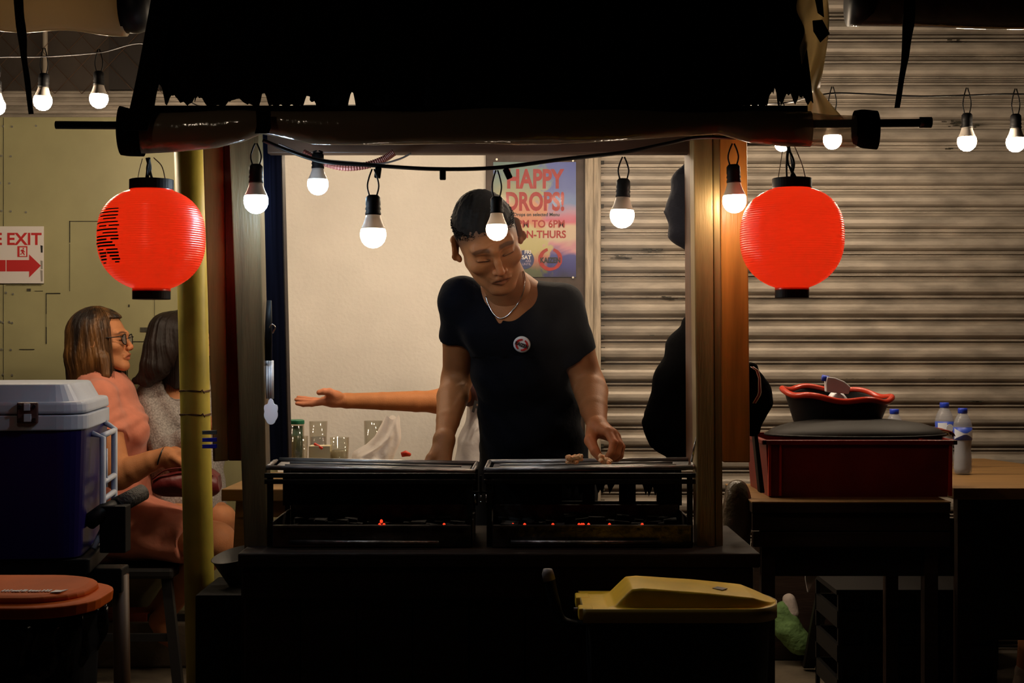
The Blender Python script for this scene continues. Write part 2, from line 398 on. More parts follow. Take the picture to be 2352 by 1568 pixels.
def wob(V, sc, seed=0, oct=3):
    r = np.random.RandomState(seed); o = np.zeros(len(V))
    for q in range(oct):
        for _ in range(5):
            d = r.normal(size=3) * sc * (2 ** q); o += np.sin(V @ d + r.rand() * 6.28) / (5 * 1.6 ** q)
    return o
def xf(Mt, V): m = np.array(Mt); return V @ m[:3, :3].T + m[:3, 3]
def joinm(parts):
    V = []; F = []; C = []; n = 0
    for v, f, c in parts: V.append(v); F.append(f + n); C.append(np.broadcast_to(np.array(c, dtype=float), (len(v), 3))); n += len(v)
    return np.vstack(V), np.vstack(F), np.vstack(C)

SKIN_M = np.array((.43, .175, .068)); SKIN_F = np.array((.52, .215, .095))
def bl(c, t, w): return c * (1 - w[:, None]) + np.array(t) * w[:, None]
def head(Mt, neck_world, neck_r, skin, female=False, h=.0018, ear_out=.5, scale=1.0, closed=True):
    """Head and neck in the head's own frame: face towards -y, z up, origin between the ears."""
    inv = Mt.inverted(); nb = np.array(inv @ Vector(neck_world)) / scale
    lo = np.minimum((-.10, -.135, -.13), nb - neck_r - .01); hi = np.maximum((.10, .12, .135), nb + neck_r + .01)
    f = Field(lo, hi, h)
    f.ell((0, .014, .036), (.073, .094, .084), 0)
    f.ell((0, -.030, -.012), (.064, .060, .078), .03)
    jw = .044 if female else .050
    f.ell((0, -.040, -.062), (jw, .046, .040), .025)
    for s in (-1, 1):
        f.cap((s * .051, -.002, -.045), (s * .020, -.072, -.090), .016, .013, .022)
        f.ell((s * .043, -.064, -.018), (.022, .020, .018), .02)
    f.ell((0, -.079, -.092), (.019, .016, .015), .02)
    f.cap((0, .02, -.03), nb, neck_r, neck_r * 1.06, .025)
    f.cap((-.042, -.074, .027), (0, -.089, .024), .010, .010, .014); f.cap((.042, -.074, .027), (0, -.089, .024), .010, .010, .014)
    for s in (-1, 1):
        f.ell((s * .031, -.102, .007), (.020, .018, .012), .012, sub=True)
        f.ell((s * .031, -.0735, .006), (.0150, .0125, .0095), .006)
        f.cap((s * .019, -.0895, .002), (s * .044, -.083, .004), .0022, .0018, .003)
    f.chain([(0, -.087, .016), (0, -.098, -.008), (0, -.107, -.024)], [.0062, .0080, .0095], .010) if female else f.chain([(0, -.087, .018), (0, -.101, -.006), (0, -.113, -.025)], [.0068, .0085, .0095], .010)
    for s in (-1, 1):
        f.ell((s * .0115, -.101, -.029), (.0075, .0095, .0075), .006)
        f.ell((s * .006, -.106, -.037), (.003, .004, .003), .002, sub=True)
    f.ell((0, -.083, -.050), (.024, .016, .013), .012)
    f.chain([(-.023, -.087, -.0605), (-.007, -.096, -.0505), (0, -.0955, -.052), (.007, -.096, -.0505), (.023, -.087, -.0605)], [.003, .005, .0045, .005, .003], .004)
    f.chain([(-.020, -.086, -.0635), (0, -.094, -.0640), (.020, -.086, -.0635)], [.003, .0065, .003], .004)
    f.chain([(-.024, -.091, -.0565), (0, -.1035, -.0570), (.024, -.091, -.0565)], [.0016, .0022, .0016], .001) if False else None
    f.cap((-.025, -.094, -.0625), (0, -.1030, -.0568), .0016, .0018, .002, sub=True); f.cap((.025, -.094, -.0625), (0, -.1030, -.0568), .0016, .0018, .002, sub=True)
    for s in (-1, 1):
        er = Euler((R(-12), 0, s * ear_out)).to_matrix()
        f.ell((s * .083, .012, .002), (.0075, .020, .032), .008, rot=er)
        f.ell((s * .090, .006, .006), (.006, .012, .020), .003, rot=er, sub=True)
        f.ell((s * .078, .004, -.026), (.006, .008, .010), .008)
    V, F = f.mesh()
    x, y, z = V.T; c = np.tile(skin, (len(V), 1)).astype(float)
    g = lambda cx, cy, cz, sx, sy, sz: np.exp(-((x - cx) / sx) ** 2 - ((y - cy) / sy) ** 2 - ((z - cz) / sz) ** 2)
    lipc = (.42, .10, .06) if female else (.36, .12, .06)
    lip = np.clip(1.6 * np.exp(-(x / .017) ** 4) * np.exp(-((z + .0575 + 9 * x * x) / .0080) ** 4) * (y < -.085), 0, 1); c = bl(c, lipc, lip * .8)
    ml = np.exp(-(x / .021) ** 6) * np.exp(-((z + .0568 + 9.5 * x * x) / .0016) ** 2) * (y < -.08); c = bl(c, (.06, .02, .015), ml * .8)
    for s in (-1, 1):
        u = (x * s - .032) / .021; zb = .0265 + .004 * (1 - u * u) - .002 * u
        br = np.clip(1.5 * np.exp(-u ** 6) * np.exp(-((z - zb) / (.0036 if female else .0050)) ** 4), 0, 1) * (y < -.055); c = bl(c, (.035, .018, .012), br * (.8 if female else .72))
        so_ = np.clip(g(s * .031, -.085, .008, .022, .03, .013), 0, 1) * .30; c = bl(c, skin * np.array((.55, .45, .4)), so_)  # shadow under the brows put into the skin colour
        ue = (x * s - .031) / .0155
        el = np.clip(np.exp(-ue ** 6) * np.exp(-((z - .0015 - .001 * ue * ue) / .0018) ** 2) * 1.5, 0, 1) * (y < -.07); c = bl(c, (.03, .015, .01), el * .85)
    c = bl(c, skin * np.array((1.15, .85, .8)), np.clip(g(0, -.11, -.025, .018, .03, .015) * .6, 0, 1))
    if not female:
        st = np.clip(g(0, -.08, -.085, .05, .06, .03), 0, 1) * .18; c = bl(c, (.12, .07, .05), st)
        fade = 1 / (1 + np.exp(-((z * 1.0 + y * 0.9) - (-.008)) / .006)) * (z > -.045); c = bl(c, (.03, .02, .016), np.clip(fade, 0, 1) * .75 * (np.abs(x) < .077))
    V = xf(Mt, V * scale)
    return V, F, c

def strands(name_pts, r0, seg=3):
    """list of polylines -> V,F (thin tubes, tapered)"""
    V = []; F = []; n = 0
    for pts in name_pts:
        pts = np.array(pts); m = len(pts); t = np.gradient(pts, axis=0); t /= np.maximum(np.linalg.norm(t, axis=1), 1e-9)[:, None]
        a = np.cross(t, (0.3, .9, .2)); a /= np.maximum(np.linalg.norm(a, axis=1), 1e-9)[:, None]; b = np.cross(t, a)
        rr = r0 * (1 - .75 * np.linspace(0, 1, m) ** 2)[:, None]
        for k in range(seg):
            an = 2 * math.pi * k / seg; V.append(pts + (a * math.cos(an) + b * math.sin(an)) * rr)
        for i in range(m - 1):
            for k in range(seg):
                k2 = (k + 1) % seg; F.append((n + k * m + i, n + k2 * m + i, n + k2 * m + i + 1, n + k * m + i + 1))
        n += m * seg
    return np.vstack(V), np.array(F)
# ================================================================== THE SETTING
DW = 5.3
def st(name, mb, m, **k): return tag(mb.build(name, m, **k), kind='structure')
st('floor', MB().box((-4.5, -1.0, -.06), (4.5, 6.2, 0)), M['concrete'])

# left wall: olive sheet metal with seams and rivets
mb = MB(); mb.box((X(-420, DW), DW, 0), (X(640, DW), DW + .12, Z(268, DW)))
xs = [X(8, DW), X(160, DW), X(395, DW)]
mb.cur = 1
def seam(x0, y0, x1, y1, w=1.5):
    a, b = P(x0, y0, DW - .002), P(x1, y1, DW - .002)
    mb.box((min(a.x, b.x) - w * .0008, DW - .003, min(a.z, b.z) - w * .0008), (max(a.x, b.x) + w * .0008, DW + .01, max(a.z, b.z) + w * .0008))
for q in ((8, 270, 8, 1480, .6), (160, 508, 160, 556, 2), (160, 560, 160, 668, .8), (160, 508, 262, 508, 1.4), (262, 508, 420, 508, 1), (106, 674, 106, 720, 1.6), (106, 674, 138, 673, 1),
          (106, 752, 106, 788, 2.2), (106, 720, 106, 752, .4), (14, 655, 95, 655, .5), (62, 668, 70, 663, 1), (80, 668, 98, 668, 1), (302, 784, 420, 784, 1), (355, 684, 355, 784, .4), (45, 802, 78, 802, 1.5),
          (0, 1150, 260, 1150, .6), (295, 700, 297, 704, 1.5), (322, 752, 345, 762, .5)):
    seam(*q)
mb.cur = 2
for yy in (290, 358, 420, 484, 738, 740, 802, 860, 930):
    for xx in (3, 24):
        mb.lathe(P(xx - 2 + (yy % 3) * 3, yy + (xx == 24), DW - .002), [(0.0001, -.004), (.0035, -.002), (.0042, .002)], 8, Euler((R(90), 0, 0)).to_matrix())
for xx, yy in ((83, 289), (60, 487), (14, 672), (30, 675)): mb.lathe(P(xx, yy, DW - .002), [(0.0001, -.004), (.0035, -.002), (.0042, .002)], 8, Euler((R(90), 0, 0)).to_matrix())
st('wall_left', mb, [M['green_sheet'], M['seam'], M['rivet']])
st('baseboard_left', MB().box((X(-420, DW), DW - .25, 0), (X(700, DW), DW, .16)), M['concrete'], bevel=.01)

# the corrugated header strip over it, and the dark upper wall
def corr(x0, x1, z0, z1, pitch, ph, D, amp=.014):
    prof = []
    n = int((z1 - z0) / pitch) + 2
    vs = [0, .03, .09, .20, .36, .50, .57, .61, .68, .72, .76, .79, .85, .89, .94]
    dy = [0, -.5, -.85, -1, -1, -.8, -.35, .5, .55, -.25, -.25, .55, .55, -.25, -.1]
    zt = ph + math.ceil((z1 - ph) / pitch) * pitch
    for i in range(n + 1):
        for v, d in zip(vs, dy):
            z = zt - (i + v) * pitch
            if z0 <= z <= z1: prof.append((D + d * amp, z))
    mb = MB(); V = []; F = []; k = 6
    for y, z in prof:
        for i in range(k): V.append((x0 + (x1 - x0) * i / (k - 1), y, z))
    for j in range(len(prof) - 1):
        for i in range(k - 1): F.append((j * k + i, j * k + i + 1, (j + 1) * k + i + 1, (j + 1) * k + i))
    mb.add(V, F); return mb
mb = corr(X(-420, DW), X(640, DW), Z(272, DW), Z(210, DW), .030, Z(272, DW), DW - .02, .010)
st('trim_1', mb, M['shutter'])
st('wall_upper', MB().box((X(-420, DW), DW, Z(210, DW)), (X(640, DW), DW + .1, 3.2)), M['upper_dark'])
st('trim_2', MB().box((X(255, DW), DW - .03, Z(209, DW)), (X(372, DW), DW - .001, Z(70, DW))), mat('very_dark_panel', (.02, .014, .011), .7))
# white plaster wall
st('wall_back', MB().box((X(640, DW), DW - .02, 0), (X(1116, DW), DW + .1, 3.2)), M['plaster'])
# dark doorway frame that carries the poster
st('trim_3', MB().box((X(1116, DW), DW - .035, 0), (X(1342, DW), DW + .1, 3.2)), M['dark_frame'], bevel=.004)
st('trim_4', MB().box((X(1342, DW), DW - .075, 0), (X(1360, DW), DW + .1, 3.2)).box((X(1359, DW), DW - .06, 0), (X(1378, DW), DW + .1, 3.2)), M['pale_wood'], bevel=.004)
# roller shutter on the right
mb = corr(X(1378, DW), X(2900, DW), .0, 3.0, .0811, Z(457, DW) + .02, DW + .012, .022)
mb.cur = 1
for i in range(34):
    zt = Z(457, DW) + .02 + .0811 * 14 - i * .0811
    if zt > .1: mb.box((X(1378, DW), DW - .006, zt - .052), (X(1386, DW) + RNG.rand() * .006, DW + .012, zt - .004))
tag(mb.build('wall_right', [M['shutter'], M['seam']], smooth=False), kind='structure')
mb = MB()
for sx, sy, w in ((2190, 282, 60), (2210, 290, 90), (2180, 96, 110), (2200, 343, 60), (1835, 571, 60), (2160, 664, 70), (2300, 662, 60), (2240, 920, 60), (1960, 868, 40), (1490, 575, 50), (1420, 590, 40), (1540, 684, 50), (2040, 868, 50), (2170, 867, 80), (1500, 768, 40)):
    for k in range(9):
        a = X(sx + RNG.uniform(-w, w) * .5, DW); z = Z(sy + RNG.uniform(-4, 4), DW); mb.box((a, DW - .0058, z), (a + RNG.uniform(.006, .025), DW + .002, z + RNG.uniform(.001, .004)))
st('trim_5', mb, M['seam'])

# exit sign on the left wall
t = thing('exit_sign', 'white exit sign with red letters and a red arrow on the olive wall', 'sign', P(40, 655, DW))
MB().box((X(-130, DW), DW - .010, Z(651, DW)), (X(102, DW), DW - .004, Z(520, DW))).build('sign_board', M['paper'], t, bevel=.001)
yy = DW - .0105
text('EXIT', .062, (X(17, DW), yy, Z(562, DW)), M['red_ink'], t, bold=.0015, sx=1.02)
text('FIRE', .062, (X(7, DW), yy, Z(562, DW)), M['red_ink'], t, bold=.0015, align='RIGHT', sx=1.02)
def flat(name, pts, D, m, parent, d=.0006): return MB().prism([P(x, y, D) for x, y in pts], (0, -d, 0)).build(name, m, parent)
flat('arrow', [(15, 597), (67, 597), (67, 584), (94, 610), (67, 637), (67, 623), (15, 623)], yy, M['red_ink'], t)
flat('arrow_tail', [(-120, 597), (13, 597), (13, 623), (-120, 623)], yy, M['red_ink'], t)
mb = MB()
mb.cur = 0; mb.prism([P(x, y, yy) for x, y in ((40, 565), (63, 565), (63, 590), (40, 590))], (0, -.0005, 0))
mb.cur = 1
for pp in ([(45, 568), (60, 568), (60, 588), (45, 588)],): mb.prism([P(x, y, yy - .0006) for x, y in pp], (0, -.0004, 0))
mb.cur = 0
for pp in ([(52, 569), (55, 569), (55, 572), (52, 572)], [(50, 573), (55, 573), (54, 580), (50, 580)], [(47, 575), (50, 573), (51, 575), (48, 578)], [(54, 575), (58, 578), (57, 580), (54, 577)], [(50, 580), (54, 579), (57, 584), (56, 587), (54, 584)], [(51, 579), (50, 584), (46, 585), (46, 583), (49, 582)]):
    mb.prism([P(x, y, yy - .0011) for x, y in pp], (0, -.0004, 0))
mb.build('running_figure', [M['red_ink'], M['paper']], t)
for a, b in ((563, 580), (598, 618), (620, 646)): flat('tape', [(93, a), (98, a + 1), (98, b), (94, b)], yy, M['tape'] if a > 590 else M['black_ink'], t)

# poster
t = thing('poster', 'colourful painted HAPPY DROPS poster in a clear sleeve on dark door frame', 'poster', P(1228, 640, DW - .05))
DP = DW - .042
m, N, L = nt('poster_paint'); b = N['Principled BSDF']; b.inputs['Roughness'].default_value = .35
tc = N.new('ShaderNodeTexCoord'); sep = N.new('ShaderNodeSeparateXYZ'); 
n1 = N.new('ShaderNodeTexNoise'); n1.inputs['Scale'].default_value = 9; n1.inputs['Detail'].default_value = 5; n1.inputs['Distortion'].default_value = 1.2
L.new(tc.outputs['Object'], n1.inputs['Vector']); L.new(tc.outputs['Object'], sep.inputs[0])
ad = N.new('ShaderNodeMath'); ad.operation = 'MULTIPLY_ADD'; ad.inputs[1].default_value = .11; L.new(n1.outputs['Fac'], ad.inputs[0]); L.new(sep.outputs['Z'], ad.inputs[2])
mr = N.new('ShaderNodeMapRange'); mr.inputs['From Min'].default_value = .05; mr.inputs['From Max'].default_value = .49; L.new(ad.outputs[0], mr.inputs[0])
def ramp(stops):
    r = N.new('ShaderNodeValToRGB'); e = r.color_ramp.elements
    while len(e) < len(stops): e.new(.5)
    for q, (p, c) in zip(e, stops): q.position = p; q.color = (*c, 1)
    return r
ra = ramp([(0, (.08, .09, .05)), (.08, (.10, .12, .06)), (.17, (.50, .17, .13)), (.24, (.52, .46, .20)), (.40, (.56, .50, .24)), (.47, (.62, .20, .10)), (.62, (.62, .26, .13)), (.70, (.36, .34, .16)), (.85, (.18, .27, .22)), (1, (.13, .24, .25))])
rb = ramp([(0, (.02, .02, .07)), (.10, (.03, .035, .22)), (.20, (.05, .06, .30)), (.25, (.60, .26, .33)), (.30, (.62, .48, .36)), (.44, (.62, .46, .33)), (.50, (.60, .08, .17)), (.58, (.42, .22, .36)), (.66, (.10, .20, .48)), (.80, (.05, .10, .42)), (1, (.07, .11, .45))])
L.new(mr.outputs[0], ra.inputs[0]); L.new(mr.outputs[0], rb.inputs[0])
n2 = N.new('ShaderNodeTexNoise'); n2.inputs['Scale'].default_value = 14; n2.inputs['Detail'].default_value = 6; n2.inputs['Distortion'].default_value = 2
L.new(tc.outputs['Object'], n2.inputs['Vector'])
a2 = N.new('ShaderNodeMath'); a2.operation = 'MULTIPLY_ADD'; a2.inputs[1].default_value = .22; L.new(n2.outputs['Fac'], a2.inputs[0]); L.new(sep.outputs['X'], a2.inputs[2])
m2 = N.new('ShaderNodeMapRange'); m2.inputs['From Min'].default_value = .135; m2.inputs['From Max'].default_value = .165; L.new(a2.outputs[0], m2.inputs[0])
mx = N.new('ShaderNodeMix'); mx.data_type = 'RGBA'; L.new(m2.outputs[0], mx.inputs['Factor']); L.new(ra.outputs[0], mx.inputs['A']); L.new(rb.outputs[0], mx.inputs['B'])
m3 = N.new('ShaderNodeMapRange'); m3.inputs['From Min'].default_value = -.045; m3.inputs['From Max'].default_value = -.075; L.new(a2.outputs[0], m3.inputs[0])
gt = N.new('ShaderNodeMath'); gt.operation = 'GREATER_THAN'; gt.inputs[1].default_value = .3; L.new(sep.outputs['Z'], gt.inputs[0])
mm = N.new('ShaderNodeMath'); mm.operation = 'MULTIPLY'; L.new(m3.outputs[0], mm.inputs[0]); L.new(gt.outputs[0], mm.inputs[1])
mx2 = N.new('ShaderNodeMix'); mx2.data_type = 'RGBA'; mx2.inputs['B'].default_value = (.05, .10, .42, 1); L.new(mm.outputs[0], mx2.inputs['Factor']); L.new(mx.outputs['Result'], mx2.inputs['A'])
L.new(mx2.outputs['Result'], b.inputs['Base Color'])
MB().box((X(1133, DP), DP, Z(636, DP)), (X(1323, DP), DP + .004, Z(372, DP))).build('sheet', m, t)
yy = DP - .0012
text('HAPPY', .096, (X(1228, DP), yy, Z(431, DP)), M['red_text'], t, sx=.72, bold=.0035, align='CENTER')
text('DROPS!', .092, (X(1229, DP), yy, Z(482, DP)), M['red_text'], t, sx=.70, bold=.0035, align='CENTER')
text('Quick Drops on selected Menu', .017, (X(1218, DP), yy, Z(496, DP)), M['black_ink'], t, align='CENTER', bold=.0004)
text('3PM TO 6PM', .038, (X(1298, DP), yy, Z(522, DP)), M['red_text'], t, align='RIGHT', bold=.001, sx=.92)
text('MON-THURS', .038, (X(1300, DP), yy, Z(546, DP)), M['red_text'], t, align='RIGHT', bold=.001, sx=.92)
mb = MB(); mb.lathe(P(1205, 596, yy), [(.0001, 0), (.035, 0), (.035, .0008), (.0001, .0008)], 28, Euler((R(90), 0, 0)).to_matrix()); mb.build('dark_spot', M['navy_ink'], t)
text('FRI', .019, (X(1220, DP), yy - .002, Z(583, DP)), M['white_ink'], t, align='RIGHT', bold=.0006)
text('SAT', .020, (X(1220, DP), yy - .002, Z(595, DP)), M['white_ink'], t, align='RIGHT', bold=.0006)
text('ARE', .012, (X(1220, DP), yy - .002, Z(602, DP)), M['lilac_ink'], t, align='RIGHT')
text('UNTIL', .012, (X(1220, DP), yy - .002, Z(609, DP)), M['lilac_ink'], t, align='RIGHT')
def ring(c, r, w, gaps, m, parent, axes=((1, 0, 0), (0, 0, 1)), name='ring_mark', d=(0, -.0006, 0), seed=0):
    mb = MB(); rr = np.random.RandomState(seed); a0 = gaps
    ux, uz = Vector(axes[0]), Vector(axes[1])
    for s0, s1 in a0:
        n = 22; o = []; i_ = []
        for k in range(n + 1):
            a = R(s0 + (s1 - s0) * k / n); ww = w * (.7 + .35 * math.sin(math.pi * k / n)) * (1 + rr.uniform(-.12, .12)); u = ux * math.cos(a) + uz * math.sin(a)
            o.append(Vector(c) + u * (r + ww / 2)); i_.append(Vector(c) + u * (r - ww / 2))
        for k in range(n): mb.prism([o[k], o[k + 1], i_[k + 1], i_[k]], d)
    return mb.build(name, m, parent)
ring(P(1264, 595, yy), .037, .014, [(105, 285), (-75, 72)], M['red_text'], t)
text('KAIZEN', .027, (X(1264, DP), yy - .0012, Z(603, DP)), M['black_ink'], t, align='CENTER', bold=.001, sx=.80)
tag(MB().box((X(1131, DP - .004), DP - .004, Z(640, DP)), (X(1325, DP - .004), DP - .0035, Z(368, DP))).build('clear_sleeve', film('clear_sleeve_plastic', (.97, .97, .97), .012, .05), t), 'clear plastic sleeve over the poster')
for x, y in ((1141, 366), (1316, 369), (1316, 637)): MB().lathe(P(x, y, DP - .006), [(.0001, -.002), (.004, 0), (.004, .003)], 10, Euler((R(90), 0, 0)).to_matrix()).build('pin', M['rivet'], t)

# pipe and wire netting at upper left
tag(MB().tube([P(103, -300, 5.275), P(104, 195, 5.275)], .0095, 12).build('vertical_pipe', mat('pale_pipe', (.30, .25, .19), .5), smooth=True), 'thin pale vertical pipe in front of the dark upper wall', 'pipe')
mb = MB()
for k in range(-6, 12):
    for s in (1, -1):
        x0 = -60 + k * 62; pts = []
        for j in range(7): pts.append(P(x0 + s * j * 21 * 1.25, 215 - j * 28, DW - .05 - .004 * s))
        if pts[0].x > X(-150, DW) and max(pts[0].x, pts[-1].x) < X(385, DW): mb.tube(pts, .0011, 4)
tag(mb.build('wire_netting', M['rust_wire'], smooth=True), 'thin diamond wire netting across the dark upper wall', 'netting')

# ================================================================== THE STALL
stall = thing('food_stall', 'dark wooden grill stall with corner posts, counter and front panel', 'stall', (0, 3.3, 0))
def post(name, tl, tr, bl_, br_, D, dep, m, parent=stall, bev=.003):
    """upright plank given by its top-left, top-right, bottom-left, bottom-right corners"""
    q = [P(*tl, D), P(*tr, D), P(*br_, D), P(*bl_, D)]
    return MB().prism(q, (0, dep, 0)).build(name, m, parent, bevel=bev)
DF = 3.2
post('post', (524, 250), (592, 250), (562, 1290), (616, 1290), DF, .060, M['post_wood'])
post('post', (1592, 250), (1636, 250), (1602, 1262), (1643, 1262), DF, .070, M['post_lit'])
post('post', (1637, 250), (1652, 250), (1644, 1262), (1661, 1262), DF + .004, .066, M['post_lit'])
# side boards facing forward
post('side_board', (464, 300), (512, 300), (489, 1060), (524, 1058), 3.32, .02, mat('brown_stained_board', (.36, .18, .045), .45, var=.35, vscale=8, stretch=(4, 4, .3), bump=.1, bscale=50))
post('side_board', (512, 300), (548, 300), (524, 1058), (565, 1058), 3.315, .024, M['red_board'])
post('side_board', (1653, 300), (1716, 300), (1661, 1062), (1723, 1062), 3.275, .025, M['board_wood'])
# inner panels running back and rear studs
def quadslab(name, a, b, c, d, off, m): return MB().prism([a, b, c, d], off).build(name, m, stall, bevel=.002)
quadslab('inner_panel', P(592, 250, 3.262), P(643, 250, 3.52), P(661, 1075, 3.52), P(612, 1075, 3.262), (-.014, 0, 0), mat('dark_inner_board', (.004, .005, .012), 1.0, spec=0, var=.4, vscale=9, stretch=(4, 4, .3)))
quadslab('rear_stud', P(627, 250, 3.525), P(645, 250, 3.525), P(664, 1075, 3.525), P(646, 1075, 3.525), (0, .05, 0), M['dark_wood'])
quadslab('inner_panel', P(1590, 250, 3.272), P(1571, 250, 3.46), P(1576, 1075, 3.46), P(1595, 1075, 3.272), (.012, 0, 0), M['red_board'])
MB().box((X(560, 3.4), 3.36, Z(357, 3.4)), (X(1700, 3.4), 3.40, Z(300, 3.4))).build('header_beam', M['header_wood'], stall, bevel=.003)
MB().box((X(560, 3.8), 3.80, Z(330, 3.8)), (X(1780, 3.8), 3.84, Z(290, 3.8))).build('rear_beam', M['dark_wood'], stall, bevel=.003)
for xx in (-.62, .50):
    MB().box((xx - .03, 3.78, .0), (xx + .02, 3.82, Z(300, 3.8))).build('rear_post', M['dark_wood'], stall, bevel=.003) if False else None
# counter, carcass
MB().box((X(548, 3.1), 3.09, .668), (X(1745, 3.1), 3.56, .7)).build('counter_top', M['dark_wood'], stall, bevel=.004)
MB().box((X(556, 3.1), 3.10, .60), (X(1730, 3.1), 3.115, .667)).build('front_rail', M['dark_wood'], stall, bevel=.003)
mb = MB()
for k in range(9): mb.box((X(562 + k * 129, 3.12) , 3.12, .05), (X(562 + (k + 1) * 129 - 2, 3.12), 3.13, .6))
mb.build('front_panel', M['dark_wood'], stall, bevel=.002)
MB().box((X(562, 3.12), 3.1305, .05), (X(1722, 3.12), 3.14, .66)).build('panel_backing', M['dark_wood'], stall)  # added so that no light shows between the panels
MB().box((X(562, 3.12), 3.131, .05), (X(566, 3.12), 3.55, .667)).build('end_panel', M['dark_wood'], stall)
MB().box((X(1718, 3.12), 3.131, .05), (X(1724, 3.12), 3.55, .667)).build('end_panel', M['dark_wood'], stall)
for xx in (565, 1712):
    for yy in (3.15, 3.5): MB().box((X(xx, 3.1) - .02, yy, 0), (X(xx, 3.1) + .02, yy + .04, .66)).build('leg', M['dark_wood'], stall)

# two charcoal grills on the counter, trays on their racks
def grill(x0, x1, label, s):
    a, b = X(x0, 3.2), X(x1, 3.2)
    t = thing('charcoal_grill', label, 'grill', ((a + b) / 2, 3.3, .7), 'charcoal grills side by side on the counter')
    mb = MB()
    z1 = .748
    mb.box((a + .02, 3.17, .702), (b - .01, 3.175, z1)); mb.box((a + .02, 3.42, .702), (b - .01, 3.425, z1 + .02)); mb.box((a + .02, 3.175, .702), (b - .01, 3.42, .706))
    mb.box((a + .015, 3.175, .702), (a + .02, 3.42, z1 + .01)); mb.box((b - .01, 3.175, .702), (b - .005, 3.42, z1 + .01))
    mb.build('trough', M['grill_steel'], t, bevel=.001)
    MB().box((a + .02, 3.160, z1 - .001), (b - .01, 3.178, z1 + .003)).build('trough_lip', M['grill_steel'], t)
    MB().tube([(a + .06, 3.150, .715), (b - .08, 3.150, .714)], .0055, 8).build('draught_slide', M['grill_steel'], t, smooth=True)
    mb = MB(); rr = np.random.RandomState(3 + s)
    for k in range(85):
        c = Vector((rr.uniform(a + .04, b - .03), rr.uniform(3.19, 3.40), .715 + rr.uniform(0, .018))); q = rr.uniform(.009, .02)
        V = [(c + Vector(v) * q * rr.uniform(.7, 1.1)) for v in ((-1, -1, -1), (1, -1, -1), (1, 1, -1), (-1, 1, -1), (-1, -1, 1), (1, -1, 1), (1, 1, 1), (-1, 1, 1))]
        mb.add(V, [(0, 3, 2, 1), (4, 5, 6, 7), (0, 1, 5, 4), (1, 2, 6, 5), (2, 3, 7, 6), (3, 0, 4, 7)])
    o = mb.build('charcoal', M['coal'], t); o['kind'] = 'stuff'
    mb = MB()
    spots = [(872, 1203), (876, 1194)] if s == 0 else [(1270, 1219), (1205, 1208), (1330, 1215), (1336, 1209), (1340, 1217), (1352, 1214), (1400, 1211), (1475, 1207), (1178, 1217)]
    if s == 0: spots += [(1020, 1214), (882, 1203)]
    for (px, py) in spots:
        c = P(px, py, 3.185); c.z = max(c.z, z1 + .004)
        mb.lathe(c - Vector((0, 0, .003)), [(.0001, -.004), (.0035, -.002), (.003, .003), (.0001, .005)], 6)
    mb.build('ember', M['ember'], t, smooth=True)
    # rack: legs, rails
    for xx in (a + .012, b - .012):
        for yy in (3.18, 3.43): MB().box((xx - .006, yy - .006, .702), (xx + .006, yy + .006, .862)).build('leg', M['black_metal'], t)
    for z, y in ((.842, 3.172), (.856, 3.172), (.842, 3.436)):
        MB().box((a, y, z), (b, y + .012, z + .010)).build('rail', M['black_metal'], t, bevel=.001)
    # pierced back plate
    mb = MB(); zt, zb = .842, .765
    mb.box((a, 3.428, .815), (b, 3.434, zt)); mb.box((a, 3.428, zb), (b, 3.434, .775))
    holes = [(1290, 1338), (1366, 1422), (1460, 1508)] if s == 1 else []
    xs = [a] + sum([[X(h0, 3.43), X(h1, 3.43)] for h0, h1 in holes], []) + [b]
    for k in range(0, len(xs), 2): mb.box((xs[k], 3.428, .775), (xs[k + 1], 3.434, .815))
    rq = np.random.RandomState(31)
    for h0, h1 in holes:
        for q in range(4):
            hx = X(h0 + (h1 - h0) * rq.rand(), 3.43); hz = rq.uniform(.79, .81); mb.prism([(hx - .009, 3.43, .8155), (hx + .009, 3.43, .8155), (hx + rq.uniform(-.004, .004), 3.43, hz - .006)], (0, .003, 0))
    mb.build('back_plate', M['black_metal'], t)
    return t
grill(612, 1092, 'left charcoal grill with bluish lit rack under the left tray', 0)
grill(1112, 1594, 'right charcoal grill with red embers showing', 1)
def tray(x0, x1, xi0, xi1, label, z, tilt):
    a, b = X(x0, 3.20), X(x1, 3.20); ai, bi = X(xi0, 3.42), X(xi1, 3.42)
    t = thing('grill_tray', label, 'tray', ((a + b) / 2, 3.3, z), 'shallow metal trays over the grills')
    def zz(x): return z + tilt * (x - (a + b) / 2)
    # floor of the tray
    mb = MB()
    mb.add([(a + .012, 3.212, zz(a) + .001), (b - .012, 3.212, zz(b) + .001), (bi - .012, 3.408, zz(bi) + .001), (ai + .012, 3.408, zz(ai) + .001)], [(0, 1, 2, 3)])
    mb.build('tray_floor', M['tray_steel'], t, solid=.002)
    for (p, q) in (((a, 3.205), (b, 3.205)), ((ai, 3.415), (bi, 3.415)), ((a, 3.205), (ai, 3.415)), ((b, 3.205), (bi, 3.415))):
        MB().tube([(p[0], p[1], zz(p[0]) + .006), (q[0], q[1], zz(q[0]) + .006)], .0055, 8).build('rim', M['tray_steel'], t, smooth=True)
    mb = MB()
    for k in (1, 2): mb.tube([(a + .03, 3.205 + .07 * k, zz(a) + .005), (b - .03, 3.205 + .07 * k, zz(b) + .005)], .003, 6)
    mb.build('rib', M['tray_steel'], t, smooth=True)
    return t
tray(612, 1085, 636, 1096, 'long shallow steel tray over left grill, bluish at its left end', .8660, -.018)
tray(1116, 1592, 1124, 1592, 'long shallow steel tray over right grill carrying skewered food', .8680, .012)
